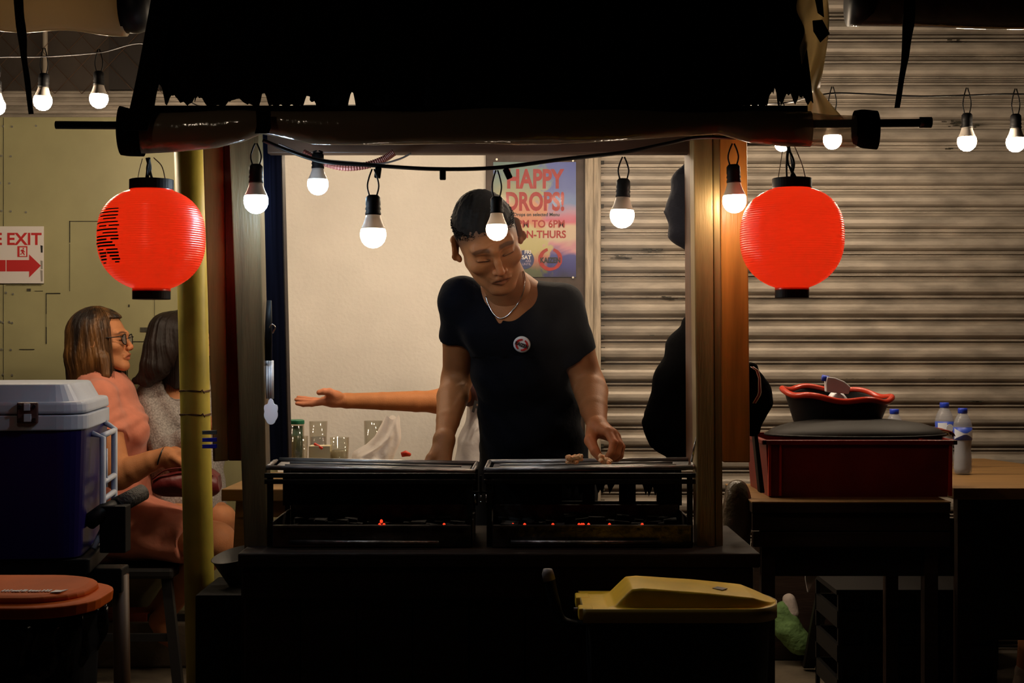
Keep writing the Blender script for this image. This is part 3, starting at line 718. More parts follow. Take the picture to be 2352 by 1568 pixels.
for k, px in enumerate((1091, 1104, 1117)):  # steel pins added where light shows in the gaps between the grills
    t = MB().tube([P(px, 1135, 3.19), P(px + .5, 1156, 3.188)], [.0022, .0026], 6)
    t.lathe(P(px + .5, 1153, 3.185), [(.0001, -.003), (.0035, 0), (.0001, .003)], 8)
    tag(t.build('gap_glint', M['steel'], smooth=True), '%s of three small steel pins added for the bright gaps between the two grills' % ('leftmost', 'middle', 'rightmost')[k], 'glint', 'three added glints between the grills')
# rail added to hold the glint pins at the gap
mb = MB().tube([P(1104, 1092, 3.19), P(1104, 1135, 3.19)], .003, 6); mb.box(P(1086, 1132, 3.2) - Vector((0, 0, .0)), P(1120, 1128, 3.195) + Vector((0, 0, .0)))
tag(mb.build('glint_rail', M['black_metal']), 'short black rail added to hold three glint pins between the grills', 'rail')

# rolled awning curtain with its pole
roll = thing('rolled_curtain', 'rolled clear plastic curtain on a pole across the stall front', 'curtain', P(1150, 350, 3.0))
DR = 3.0
MB().tube([P(128, 287, DR), P(600, 290, DR), P(1200, 290, DR), P(2120, 282, DR)], .0085, 14).build('pole', M['black_plastic'], roll, smooth=True)
MB().tube([P(2112, 281, DR), P(2139, 281, DR)], .0115, 14).build('pole_end_cap', M['black_plastic'], roll, smooth=True)
ctrl = [(300, 308, 46), (400, 303, 44), (500, 297, 42), (560, 290, 36), (600, 282, 26), (640, 285, 30), (720, 292, 38), (860, 294, 40), (1000, 293, 38), (1100, 291, 40), (1190, 291, 42), (1300, 290, 38), (1430, 288, 35), (1560, 284, 27), (1650, 282, 24), (1720, 292, 36), (1800, 296, 40), (1862, 296, 40)]
def roll_mesh(c, seedv, m, name, squash=.75, rough=1.0):
    cx = [q[0] for q in c]; n = int((cx[-1] - cx[0]) / 7); seg = 44; V = []; rr = np.random.RandomState(seedv)
    fr = [(rr.uniform(4, 26), rr.randint(1, 6), rr.rand() * 6.3, rr.uniform(.2, 1)) for _ in range(16)]
    for i in range(n + 1):
        x = cx[0] + (cx[-1] - cx[0]) * i / n; cy = np.interp(x, cx, [q[1] for q in c]); ry = np.interp(x, cx, [q[2] for q in c]) * DR / FPX
        o = P(x, cy, DR)
        for k in range(seg):
            a = 2 * math.pi * k / seg; w = sum(am * math.sin(f * o.x + q * a + ph) for f, q, ph, am in fr) / 9
            e = 1 + rough * (.11 * w + .06 * (abs(w) ** 1.5)); V.append((o.x, o.y + ry * squash * e * math.cos(a), o.z + ry * e * math.sin(a)))
    F = [(i * seg + k, i * seg + (k + 1) % seg, (i + 1) * seg + (k + 1) % seg, (i + 1) * seg + k) for i in range(n) for k in range(seg)]
    return from_arrays(name, V, F, m, roll, True, recalc=True)
roll_mesh(ctrl, 5, M['roll_plastic'], 'plastic_roll')
roll_mesh([(312, 292, 20), (600, 276, 14), (900, 276, 18), (1600, 272, 14), (1850, 280, 18)], 9, M['black_cloth'], 'rolled_core', .6)
roll_mesh([(1862, 296, 38), (1900, 300, 37), (1965, 302, 37)], 11, M['roll_clear'], 'clear_roll_end', .7, .4)
for c in ([(278, 300, 55), (296, 304, 54), (329, 311, 48)], [(1962, 293, 38), (1980, 296, 44), (2014, 299, 44)]):
    roll_mesh(c, 3, M['black_cloth'], 'fabric_binding', .8, .6)
def ribbon(pts, w, m, name, parent, th=.002):
    mb = MB(); q = crv(pts, 6); ws = w if isinstance(w, (list, tuple)) else [w, w]
    V = []
    for i, p in enumerate(q):
        ww = np.interp(i / (len(q) - 1), np.linspace(0, 1, len(ws)), ws); V += [p + Vector((-ww / 2, 0, 0)), p + Vector((ww / 2, .004 * math.sin(i), 0))]
    mb.add(V, [(2 * i, 2 * i + 1, 2 * i + 3, 2 * i + 2) for i in range(len(q) - 1)]); return mb.build(name, m, parent, solid=th)
ribbon([P(380, -40, 3.1), P(352, 120, 3.03), P(330, 230, 2.96), P(312, 300, 2.945)], .05, M['black_cloth'], 'tie_strap', roll)
ribbon([P(604, 250, 2.955), P(606, 285, 2.95), P(602, 306, 2.955)], .03, M['black_cloth'], 'tie_strap', roll)
ribbon([P(1780, 236, 2.955), P(1781, 270, 2.95), P(1690, 292, 2.955)], .03, M['black_cloth'], 'tie_strap', roll) if False else None

# awning of black strips, ragged at the lower edge
aw = thing('black_awning', 'black awning of overlapping strips with a ragged lower edge', 'awning', P(1100, 240, 3.05))
def awp(px, t):
    """t=0 at the lower edge (pixel row ~232), 1 far up and back"""
    lo = P(px, 232, 3.04); hi = P(1176 + (px - 1176) * .948, -60, 3.16) ; top = hi + (hi - lo) * .9 + Vector((0, .28, 0))
    return lo.lerp(hi, t * 2) if t < .5 else hi.lerp(top, t * 2 - 1)
edges = [322, 452, 590, 716, 845, 965, 1090, 1215, 1340, 1465, 1590, 1700, 1786, 1862]
for k in range(len(edges) - 1):
    a, b = edges[k], edges[k + 1]; rr = np.random.RandomState(20 + k); nu, nv = 41, 14
    rag = [rr.uniform(-.0025, .0025) + .003 * math.sin(q_ * .9 + k * 2) for q_ in range(nu)]
    lift = {0: -.006, 1: -.011, 2: -.012, 11: -.013, 12: -.004}.get(k, -.022)
    V = []
    for j in range(nv):
        for i in range(nu):
            u = i / (nu - 1); t = j / (nv - 1); p = awp(a - 5 + (b - a + 10) * u, t); p.y += -.006 * math.sin(math.pi * u) + .003 * (k % 2) - .004 * math.sin(u * 9 + k)
            if j == 0: 
                pxx = a - 5 + (b - a + 10) * u
                p.z += rag[i] + lift + sum(hh * math.exp(-((pxx - cc) / ww) ** 4) for cc, hh, ww in ((366, .040, 11), (400, .016, 12), (458, .022, 11), (545, .014, 22), (607, .030, 8), (708, .026, 8), (722, .022, 5), (808, .040, 8), (1772, .030, 8), (1782, .036, 4), (1810, .018, 10), (1840, .014, 8)))
            V.append(p)
    mb = MB().add(V, [(j * nu + i, j * nu + i + 1, (j + 1) * nu + i + 1, (j + 1) * nu + i) for j in range(nv - 1) for i in range(nu - 1)])
    mb.build('awning_strip', M['black_cloth'], aw, smooth=True, solid=.0015)
# black band added between awning and roll for the unlit top of the roll
for x0, x1, y0 in ((330, 1855, 243),):
    MB().grid(60, 5, lambda u, v: P(x0 + (x1 - x0) * u, y0 + 42 * v + 3 * math.sin(u * 40) * v, 3.015 - .012 * math.sin(v * 3))).build('dark_band', M['black_cloth'], aw, smooth=True, solid=.0015)
# roof slope going back
mb = MB(); mb.prism([P(330, -60, 3.16) + Vector((0, .3, .45)), P(1860, -60, 3.16) + Vector((0, .3, .45)), Vector((.62, 4.1, 2.75)), Vector((-.75, 4.1, 2.75))], (0, 0, -.01)); mb.build('roof_sheet', M['black_cloth'], aw)

# crumpled plastic sheet at the right end of the awning
def sheet(u, v):
    y = -60 + 335 * v; xl = 1828 + 32 * min(1, max(0, y) / 240) - 6; xr = 1892 + 12 * math.sin(v * 5) + (60 * max(0, v - .80) / .2 if v > .80 else 0)
    return P(xl + (xr - xl) * u, y, 3.08 + .022 * math.sin(u * 7 + v * 8) + .014 * math.sin(v * 19 + u * 4) + .05 * (1 - v))
tag(MB().grid(22, 46, sheet).build('plastic_sheet', M['sheet_plastic'], smooth=True, solid=.0012), 'crumpled yellowed plastic sheet hanging at the awning right end', 'sheet')
mb = MB()
for q in ([(1872, 0), (1888, -5), (1892, 40), (1878, 30)], [(1866, 48), (1888, 46), (1905, 78), (1884, 98), (1868, 72)]): mb.prism([P(x, y, 3.06) for x, y in q], (0, -.004, 0))
tag(mb.build('torn_fabric', M['black_cloth']), 'torn black fabric scraps beside the crumpled plastic sheet', 'fabric')

# neighbouring rolled awnings top left and top right
def side_roll(name, label, x0, x1, cyf, D, m, straps, ends):
    t = thing(name, label, 'curtain', P((x0 + x1) / 2, 90, D)); seg = 40; n = 50; V = []; rr = np.random.RandomState(int(abs(x0)) + 2)
    fr = [(rr.uniform(4, 22), rr.randint(1, 5), rr.rand() * 6.3, rr.uniform(.2, 1)) for _ in range(12)]
    for i in range(n + 1):
        x = x0 + (x1 - x0) * i / n; cy, rp = cyf(x); o = P(x, cy, D); r = rp * D / FPX
        for k in range(seg):
            a = 2 * math.pi * k / seg; w = sum(am * math.sin(f * o.x + q * a + ph) for f, q, ph, am in fr) / 7; V.append((o.x, o.y + r * .7 * (1 + .07 * w) * math.cos(a), o.z + r * (1 + .06 * w) * math.sin(a)))
    F = [(i * seg + k, i * seg + (k + 1) % seg, (i + 1) * seg + (k + 1) % seg, (i + 1) * seg + k) for i in range(n) for k in range(seg)]
    F.append(tuple(range(seg))); F.append(tuple(n * seg + k for k in range(seg)))
    from_arrays('plastic_roll', V, F, m, t, True, recalc=True)
    for p, w in straps: ribbon([P(x, y, D - .075 if y < 90 else D - .01) for x, y in p], w, M['black_cloth'], 'tie_strap', t)
    for (xa, xb, cy, rp) in ends:
        MB().tube([P(xa, cy, D), P((xa + xb) / 2, cy, D), P(xb, cy, D)], [rp * D / FPX] * 2 + [rp * D / FPX * .85], 24).build('dark_roll_end', M['black_plastic'], t, smooth=True)
    return t
side_roll('rolled_curtain', 'rolled tan plastic curtain at the top left corner', -200, 290, lambda x: (10 + .06 * max(0, x - 90), 60 + 4 * math.sin(x * .03)), 3.3, mat('tan_plastic_roll', (.55, .44, .28), .2, bump=.5, bscale=12, translucent=.6),
          [([(38, -40), (48, 60), (58, 150), (72, 262)], [.02, .022, .013, .012])], [(285, 345, 14, 62)])
side_roll('rolled_curtain', 'dark rolled plastic curtain at the top right corner', 1955, 2700, lambda x: (0 + .02 * (x - 1955), 60), 3.3, mat('brown_plastic_roll', (.035, .02, .012), .1, bump=.7, bscale=14, coat=.5),
          [([(2092, -40), (2086, 60), (2076, 150), (2060, 248)], [.026, .026, .014, .012])], [(1950, 2000, 4, 56)])

# yellow pipe with two wire ties
pipe = thing('yellow_pipe', 'yellow painted standing pipe beside the left side of the stall', 'pipe', (X(466, 3.9), 3.9, 0))
MB().tube([P(432, 250, 3.9), P(450, 1000, 3.9), P(466, 1700, 3.9)], .0405, 32).build('pipe_body', M['yellow_pipe'], pipe, smooth=True)
for yy, cx in ((897, 448), (951, 449)):
    c = P(cx, yy, 3.9); mb = MB()
    for q in range(2): mb.tube([c + Vector((.0425 * math.cos(a), .0425 * math.sin(a), .002 * math.sin(3 * a + q * 2))) for a in [2 * math.pi * k / 24 for k in range(24)]], .0013, 6, closed=True)
    mb.tube([c + Vector((.024, -.036, 0)), c + Vector((.030, -.045, .004)), c + Vector((.034, -.040, -.006))], .0018, 5)
    mb.build('wire_tie', M['rust_wire'], pipe, smooth=True)

# ================================================================== BULBS AND CABLES
WARM_COL = WARM
def bulb(px, py, D, wpx, strength, cool, label, group, droop, tilt=0.0, off=None, sock=1.0):
    """py is the centre of the glowing globe"""
    s = (wpx * D / FPX) / .060
    c = P(px, py, D) if off is None else Vector(off)
    t = thing('light_bulb', label, 'light bulb', c, group)
    key = 'glow_%s_%d' % ('cool' if cool else 'warm', strength)
    if key not in M: M[key] = emit(key, COOL if cool else WARM_COL, strength)
    rot = Euler((0, R(tilt), 0)).to_matrix(); ck_ = 'collar%d' % strength
    def L_(prof, seg=24): 
        mb = MB(); mb.lathe((0, 0, 0), [(r * s, z * s) for r, z in prof], seg, rot); mb.V = [v + c for v in mb.V]; return mb
    L_([(.0001, -.030), (.010, -.0283), (.019, -.0232), (.0258, -.0152), (.0295, -.005), (.030, .004), (.0290, .011), (.0275, .0145), (.0001, .0150)]).build('globe', M[key], t, smooth=True)
    L_([(.0278, .0150), (.0270, .0175), (.022, .028), (.018, .040), (.0165, .047), (.0001, .0472)]).build('collar', M.setdefault(ck_, mat('bulb_collar', (.62, .56, .50), .35, translucent=min(.3, 4.0 / strength))), t, smooth=True)
    so = L_([(.0001, .0462), (.0178, .0462), (.0185, .050), (.0165, .056), (.0185, .060), (.0165, .066), (.0175, .070), (.0170, .082 * sock + .004), (.012, .088 * sock + .004), (.0001, .088 * sock + .004)]); so.build('socket', M['black_plastic'], t, smooth=True)
    top = c + rot @ Vector((0, 0, (.090 * sock) * s)); mb = MB(); up = droop * D / FPX
    ex = rot @ Vector((0, 0, 1))
    for sx in (-1, 1):
        mb.tube(crv([top + Vector((sx * .007 * s, 0, -.004)), top + Vector((sx * .013 * s, 0, up * .35)), top + Vector((sx * .009 * s, 0, up * .7)), top + Vector((sx * .002, 0, up))], 5), .0019 if up < .08 else .0022, 6)
    mb.build('lead', M['wire'], t, smooth=True)
    return t
gF = 'bulbs strung across the stall opening'; gB = 'bulbs strung along the wall'
bulb(588, 463, 3.07, 56, L_COOL, True, 'bluish white bulb in front of the left stall post', gF, 50)
bulb(730, 424, 3.26, 48, L_COOL, True, 'bluish white bulb in front of the white wall, near its left edge', gF, 6)
bulb(857, 540, 3.10, 60, 24, False, 'large low warm bulb hanging before the blank white wall', gF, 62)
bulb(1141, 528, 3.12, 50, 13, False, 'warm bulb hanging in front of the cook forehead', gF, 62)
bulb(1429, 496, 3.14, 56, L_FRONT, False, 'warm bulb hanging before the shutter, between cook and right post', gF, 52, 2)
bulb(1687, 462, 3.15, 55, 42, False, 'warm bulb in front of the orange board beside right lantern', gF, 50, -2)
bulb(98, 233, 4.3, 42, L_BACK, False, 'warm bulb on the far left string beside a black strap', gB, 60, 3)
bulb(227, 228, 4.3, 42, L_BACK, False, 'warm bulb at far left nearest to the awning', gB, 52)
bulb(-8, 245, 4.3, 40, L_BACK, False, 'warm bulb cut off by the left edge of the picture', gB, 60)
bulb(1912, 322, 4.3, 42, L_BACK, False, 'warm bulb half hidden behind the curtain roll, right of right lantern', gB, 60)
bulb(2221, 326, 4.3, 43, L_BACK, False, 'warm bulb hanging before the shutter at upper right', gB, 60)
bulb(2333, 328, 4.3, 43, L_BACK, False, 'warm bulb at the right edge of the picture', gB, 60)
bulb(1797, 330, 4.0, 36, L_BACK, False, 'warm bulb peeping under the roll just above the right lantern', gB, 40)
# unseen bulbs added along the string behind the awning to light the white wall
for k, (px, pz) in enumerate(((740, 1.80), (950, 1.80), (1150, 1.80), (1330, 1.80), (1520, 1.80), (1660, 1.80))):
    bulb(px, 0, 4.3, 42, L_BACK, False, 'unseen warm bulb added on the far string behind the awning roll', 'unseen bulbs added behind the awning', 34, off=(X(px, 4.3), 4.25, 1.785), sock=.6)

# unseen bulb added above and before the left lantern to light the stall front
bulb(0, 0, 2.2, 60, 95, False, 'unseen bulb added above and in front of the left lantern to light the stall', None, 25, off=(-.78, 2.15, 2.02))
def cable(pts, r, m, name, label, cat='cable', grp=None, n=8):
    return tag(MB().tube(crv(pts, n), r, 8).build(name, m, smooth=True), label, cat, grp)
D3 = 3.12
cable([P(604, 322, D3), P(660, 345, D3), P(740, 370, D3), P(860, 380, D3), P(1000, 388, D3), P(1140, 385, D3), P(1290, 366, D3), P(1430, 350, D3), P(1530, 330, D3), P(1600, 316, D3), P(1690, 316, D3 + .02)], .0044, M['wire'], 'light_cable', 'black cable carrying bulbs across the stall opening')
cable([P(640, 330, 3.2), P(690, 352, 3.2), P(735, 366, 3.2), P(800, 372, 3.2), P(870, 376, 3.2), P(915, 366, 3.2), P(945, 352, 3.2)], .0022, M['grey_wire'], 'grey_cable', 'thin grey cable sagging under the header at left')
cable([Vector((-2.2, 2.1, 2.26)), Vector((-1.4, 2.12, 2.20)), Vector((-.78, 2.15, 2.155)), Vector((-.2, 2.2, 2.20)), Vector((.8, 2.3, 2.30))], .003, M['wire'], 'light_cable', 'black cable added overhead to hold the unseen bulb')
mb = MB(); hp = crv([P(696, 350, 3.3), P(740, 372, 3.3), P(790, 384, 3.3), P(840, 380, 3.3), P(880, 366, 3.3), P(905, 350, 3.3)], 16)
mb.tube(hp, [.0075 + (.0014 if i % 2 else 0) for i in range(len(hp))], 10)
tag(mb.build('corrugated_hose', M['hose'], smooth=False), 'reddish corrugated hose sagging under the header', 'hose')
for (px, py, dx, lb) in ((868, 396, 3, 'small black clip on cable beside the large bulb'), (1017, 400, 0, 'small black clip on cable between two bulbs'), (1166, 398, -10, 'tilted black clip on cable before the poster')):
    o = tag(MB().box(P(px - 7, py + 13, D3) - Vector((0, .006, 0)), P(px + 7, py - 12, D3) + Vector((0, .006, 0)), Euler((0, R(dx * 2.5), 0)).to_matrix()).build('cable_clip', M['black_soft'], bevel=.002), lb, 'clip', 'clips on the light cable')
cable([P(-120, 140, 4.3), P(0, 131, 4.3), P(104, 130, 4.3), P(227, 121, 4.3), P(350, 106, 4.28)] + [Vector((X(px_, 4.3), 4.25, 1.865)) for px_ in (460, 740, 1150, 1520, 1660)] + [P(1797, 237, 4.0), P(1860, 222, 4.3)], .0024, M['grey_wire'], 'light_cable', 'thin wire carrying the far left bulbs and running on behind the awning')
cable([P(1860, 225, 4.3), P(1912, 214, 4.3), P(2000, 216, 4.3), P(2110, 221, 4.3), P(2221, 219, 4.3), P(2333, 216, 4.3), P(2500, 222, 4.3)], .0026, M['wire'], 'light_cable', 'black wire carrying the far right bulbs')

# ================================================================== RED LANTERNS
def lantern(px, py, wpx, hpx, D, label, capw, letters, lead):
    s = D / FPX; c = P(px, py, D); t = thing('red_lantern', label, 'lantern', c, 'red paper lanterns')
    rx = wpx / 2 * s; rz = hpx / 2 * s; cr = capw / 2 * s; n = 368; prof = []
    def rad(q):
        a = abs(q); e = (1 - a ** 2.7) ** (1 / 2.15) if a < 1 else 0
        if q < 0: e = (1 - a ** 2.3) ** (1 / 1.95)
        return max(rx * e, cr * (.97 if q > 0 else .86))
    for i in range(n + 1):
        q = -1 + 2 * i / n; r = rad(q) * (1 + .0038 * math.sin(i / n * 2 * math.pi * 46)); prof.append((r, q * rz))
    V = []; F = []; seg = 72
    for r, z in prof:
        for k in range(seg):
            a = 2 * math.pi * k / seg; V.append((c.x + r * math.cos(a), c.y + r * math.sin(a), c.z + z))
    F = [(i * seg + k, i * seg + (k + 1) % seg, (i + 1) * seg + (k + 1) % seg, (i + 1) * seg + k) for i in range(n) for k in range(seg)]
    m = M.get('lantern_paper')
    if not m:
        m, N, L = nt('red_lantern_paper'); b = N['Principled BSDF']; b.inputs['Base Color'].default_value = (.76, .045, .018, 1); b.inputs['Roughness'].default_value = .27
        b.inputs['Specular IOR Level'].default_value = .9
        tr = N.new('ShaderNodeBsdfTranslucent'); tr.inputs[0].default_value = (.95, .085, .028, 1); ms = N.new('ShaderNodeMixShader'); ms.inputs[0].default_value = .38
        L.new(b.outputs[0], ms.inputs[1]); L.new(tr.outputs[0], ms.inputs[2]); L.new(ms.outputs[0], N['Material Output'].inputs[0]); M['lantern_paper'] = m
    from_arrays('paper_shade', V, F, m, t, True, recalc=True)
    w = cr
    MB().lathe(c + Vector((0, 0, rz)), [(w * .86, -.004), (w, -.004), (w, .017), (w * .86, .017)], 40).build('top_ring', M['black_plastic'], t, smooth=False, bevel=.001)
    w2 = cr * .86
    MB().lathe(c + Vector((0, 0, -rz)), [(w2 * .85, -.017), (w2, -.017), (w2, .003), (w2 * .85, .003)], 40).build('bottom_ring', M['black_plastic'], t, smooth=False, bevel=.001)
    key = 'lamp_glow'
    if key not in M: M[key] = emit('lantern_lamp_glow', (1, .62, .35), 32)
    MB().lathe(c + Vector((0, 0, .01)), [(.0001, -.022), (.012, -.018), (.018, -.008), (.019, .004), (.014, .016), (.0001, .020)], 16).build('lamp', M[key], t, smooth=True)
    mb = MB(); top = c + Vector((0, 0, rz + .015)); e = P(*lead, D)
    rr = np.random.RandomState(int(px))
    for k in range(5): 
        mid = top.lerp(e, .5) + Vector((rr.uniform(-.012, .012), rr.uniform(-.01, .01), 0)); mb.tube(crv([top + Vector((rr.uniform(-.014, .014), 0, 0)), mid, e + Vector((rr.uniform(-.004, .004), 0, 0))], 6), [.0026, .0035, .003][k % 3] * .8, 6)
    mb.build('hanging_cord', M['wire'], t, smooth=True)
    mb = MB(); mb.tube(crv([top + Vector((-.030, 0, -.002)), top + Vector((-.026, 0, .022)), e + Vector((-.012, 0, -.002))], 6), .0009, 5); mb.tube(crv([top + Vector((.030, 0, -.002)), top + Vector((.022, 0, .030)), e + Vector((.012, 0, 0))], 6), .0012, 5)
    mb.build('bail_wire', M['rust_wire'], t, smooth=True)
    if letters:
        mb = MB()
        def patch(x0, x1, y0, y1):
            nu = 10; ny = max(3, int((y1 - y0) / 1.2)); V = []
            for j in range(ny):
                for i in range(nu):
                    x = x0 + (x1 - x0) * i / (nu - 1); y = y0 + (y1 - y0) * j / (ny - 1); q = -((y - py) * s) / rz; r = rad(q) * (1 + .0038 * math.sin((q + 1) / 2 * 2 * math.pi * 46)) + .0009
                    dx = min(.985 * r, max(-.985 * r, (x - px) * s)); V.append((c.x + dx, c.y - math.sqrt(max(r * r - dx * dx, 0)), c.z + q * rz))
            mb.add(V, [(j * nu + i, j * nu + i + 1, (j + 1) * nu + i + 1, (j + 1) * nu + i) for j in range(ny - 1) for i in range(nu - 1)])
        rr = np.random.RandomState(4)
        for x0, x1, y0, y1 in ((262, 300, 486, 488.5), (240, 300, 493, 496), (248, 302, 501, 504), (258, 298, 508, 511), (240, 302, 516, 519), (246, 272, 524, 527), (276, 303, 524, 527), (240, 300, 532, 535.5), (262, 302, 540, 543), (240, 302, 547, 550.5), (238, 270, 554, 558), (282, 302, 554, 557.5),
                               (236, 290, 561, 565), (240, 296, 568, 572), (242, 262, 577, 580), (246, 268, 584, 588), (248, 270, 591, 595), (250, 268, 598, 602), (254, 264, 606, 609), (270, 300, 577, 580.5), (272, 302, 584, 588), (277, 304, 591, 595), (284, 305, 598, 602), (290, 303, 605, 608)):
            patch(x0 + rr.uniform(-2, 2), x1 + rr.uniform(-2, 2), y0, y1)
        mb.build('brush_lettering', M['black_ink'], t, smooth=True)
    return t
lantern(348, 550, 243, 238, 3.02, 'lit red lantern hanging at left with black brush lettering', 100, True, (340, 362))
lantern(1819, 547, 236, 238, 3.02, 'lit red lantern hanging at right before the shutter, without lettering', 90, False, (1812, 335))
# ================================================================== PEOPLE
def T3(c, *rots):
    m = Matrix.Translation(c)
    for r, ax in rots: m = m @ Matrix.Rotation(R(r), 4, ax)
    return m
UX, UY = (1, 0, 0), (0, 1, 0)
def fbox(pts, pad): a = np.array([tuple(p) for p in pts]); return a.min(0) - pad, a.max(0) + pad
def skinpart(f, col): V, F = f.mesh(); return V, F, col
def cloth(name, f, m, parent, amp=.003, sc=22, seed=1, colors=None, stretch=(1, 1, 1)):
    V, F = f.mesh(); n = normals(V, F); w = wob(V * np.array(stretch), sc, seed); V = V + n * (amp * w)[:, None]
    return from_arrays(name, V, F, m, parent, True)

# ---------------------------------------------------------------- the cook
def infl(s, a): return [(c, u, w, ru + a, rw + a) for c, u, w, ru, rw in s]
cook = thing('person', 'person in black V-neck shirt with silver chain bending over the grill', 'person', (X(1200, 3.7), 3.74, 0))
HM = T3(P(1121, 554, 3.45), (-17, 'Y'), (5, 'Z'), (35, 'X'))
neck = P(1180, 690, 3.60)
parts = [head(HM, neck, .054, SKIN_M, ear_out=.62)]
sh = [-0.0, 0, 0]
LS, LE, LW = P(1064, 694, 3.63), P(1049, 872, 3.74), P(1020, 1008, 3.53)
RS, RE, RW = P(1290, 706, 3.60), P(1352, 884, 3.62), P(1371, 975, 3.45)
stn = [(P(1178, 690, 3.60), UX, UY, .062, .060), (P(1184, 735, 3.63), UX, UY, .120, .078), (P(1196, 830, 3.66), UX, UY, .108, .088), (P(1218, 950, 3.70), UX, UY, .112, .090), (P(1226, 1070, 3.74), UX, UY, .135, .10)]
lo, hi = fbox([q[0] for q in stn] + [LS, RS], .17)
f = Field(lo, hi, .005); f.loft(stn[:2] + infl(stn[2:], -.028), .04); f.cap(P(1175, 690, 3.60), LS, .042, .040, .04); f.cap(P(1180, 690, 3.60), RS, .042, .040, .04)
parts.append(skinpart(f, SKIN_M))
# left-hand side arm, resting behind the tray
A = lambda *a: P(*a)
lo, hi = fbox([LS, LE, LW, A(985, 1105, 3.5)], .07); f = Field(lo, hi, .0024)
f.chain([LS, LS.lerp(LE, .5), LE], [.046, .045, .037], .02); f.chain([LE, LE.lerp(LW, .28) + Vector((-.002, 0, -.004)), LE.lerp(LW, .7), LW], [.038, .041, .030, .0225], .02)
for kx in (992, 1003, 1014, 1024): f.cap(LW + Vector((0, 0, -.004)), A(kx, 1068, 3.495), .0205, .0135, .014)
for kx, dd, ln in ((990, 3.49, 1), (1002, 3.485, 1.1), (1014, 3.487, 1.05), (1026, 3.495, .85)):
    K = A(kx, 1070, dd); f.chain([K, K + Vector((-.002, -.006, -.028 * ln)), K + Vector((-.001, .008, -.048 * ln)), K + Vector((0, .022, -.050 * ln))], [.0096, .0086, .0078, .0068], .004)
f.chain([A(1004, 1034, 3.51), A(990, 1052, 3.49), A(977, 1072, 3.475), A(970, 1088, 3.470)], [.014, .0125, .0100, .0085], .008)
parts.append(skinpart(f, SKIN_M * .98))
# right-hand side arm reaching forward, fingers pinching a piece of food
lo, hi = fbox([RS, RE, RW, A(1420, 1065, 3.36), A(1345, 1060, 3.4)], .07); f = Field(lo, hi, .0021)
f.chain([RS, RS.lerp(RE, .55), RE], [.050, .046, .038], .02); f.chain([RE, RE.lerp(RW, .22) + Vector((.002, 0, .004)), RE.lerp(RW, .62), RW], [.039, .0425, .034, .0245], .02)
K = [A(1396, 991, 3.385), A(1408, 995, 3.395), A(1415, 1003, 3.408), A(1416, 1012, 3.424)]
for i, kk in enumerate(K): f.cap(RW + Vector((-.004 + .003 * i, -.012, -.006)), kk, .0175, (.0118, .0118, .0112, .0105)[i], .014)
fg = [[(1409, 1016, 3.360), (1404, 1039, 3.352), (1390, 1056, 3.352)], [(1421, 1020, 3.372), (1417, 1042, 3.362), (1404, 1057, 3.360)], [(1427, 1026, 3.388), (1424, 1046, 3.378), (1413, 1058, 3.374)], [(1424, 1032, 3.408), (1422, 1048, 3.400), (1414, 1058, 3.396)]]
for kk, q, r in zip(K, fg, (.0098, .0098, .0092, .0082)):
    f.chain([kk] + [A(*z) for z in q], [r * 1.08, r, r * .88, r * .72], .0035)
f.chain([A(1362, 992, 3.43), A(1356, 1012, 3.395), A(1367, 1036, 3.365), A(1381, 1056, 3.352)], [.0175, .0145, .0112, .0082], .008)
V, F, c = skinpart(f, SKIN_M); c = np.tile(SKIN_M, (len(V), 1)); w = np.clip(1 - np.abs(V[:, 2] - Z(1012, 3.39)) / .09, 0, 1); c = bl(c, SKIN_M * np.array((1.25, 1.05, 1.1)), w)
parts.append((V, F, c))
V, F, C = joinm(parts)
cbody = from_arrays('body', V, F, M['skin'], cook, True, colors=C)
# T-shirt
lo, hi = fbox([q[0] for q in stn] + [LS, RS, LS.lerp(LE, .6), RS.lerp(RE, .8)], .17)
f = Field(lo, hi, .0042)
f.cap(LS, LS.lerp(LE, .50), .057, .051, .03); f.cap(RS, RS.lerp(RE, .78), .055, .050, .03)
for S_, E_, t in ((LS, LE, .42), (RS, RE, .66)):
    n = (E_ - S_).normalized(); p = S_.lerp(E_, t)
    if S_ is LS: n = (n + Vector((.25, 0, 0))).normalized(); lim = [((1, 0, 0), 0)]
    else: n = (n + Vector((.28, 0, 0))).normalized(); lim = [((-1, 0, 0), 0)]
    f.planes([(tuple(-n), -n.dot(p))] + lim, .003)
f.loft(infl(stn[1:], .014), .025)
f.cap(P(1150, 704, 3.615), LS, .045, .056, .035); f.cap(P(1205, 696, 3.61), RS, .047, .052, .035)
f.ell(P(1128, 762, 3.585), (.062, .038, .045), .05); f.ell(P(1245, 765, 3.58), (.065, .040, .048), .05)
f.cap(P(1158, 640, 3.52), P(1162, 688, 3.60), .050, .050, .004, sub=True)
a_, b_, c_ = P(1100, 650, 3.56), P(1148, 742, 3.56), P(1202, 645, 3.56)
e1 = (b_ - a_).normalized(); n1 = Vector((e1.z, 0, -e1.x)); e2 = (c_ - b_).normalized(); n2 = Vector((e2.z, 0, -e2.x))
mid = P(1160, 670, 3.56)
pl = []
for n_, p_ in ((n1, b_), (n2, b_)):
    if n_.dot(mid - p_) > 0: n_ = -n_
    pl.append((tuple(n_), n_.dot(p_)))
pl.append(((0, 1, 0), 3.64)); f.planes(pl, .004)
V, F = f.mesh(); n = normals(V, F); x, y, z = V.T
w = .0045 * wob(V * np.array((1, 1, 1.4)), 16, 3) + .0025 * np.sin((z + .9 * x) * 70 + 2 * np.sin(x * 22)) * (z < Z(820, 3.7))
tee = from_arrays('t_shirt', V + n * w[:, None], F, M['shirt_black'], cook, True)
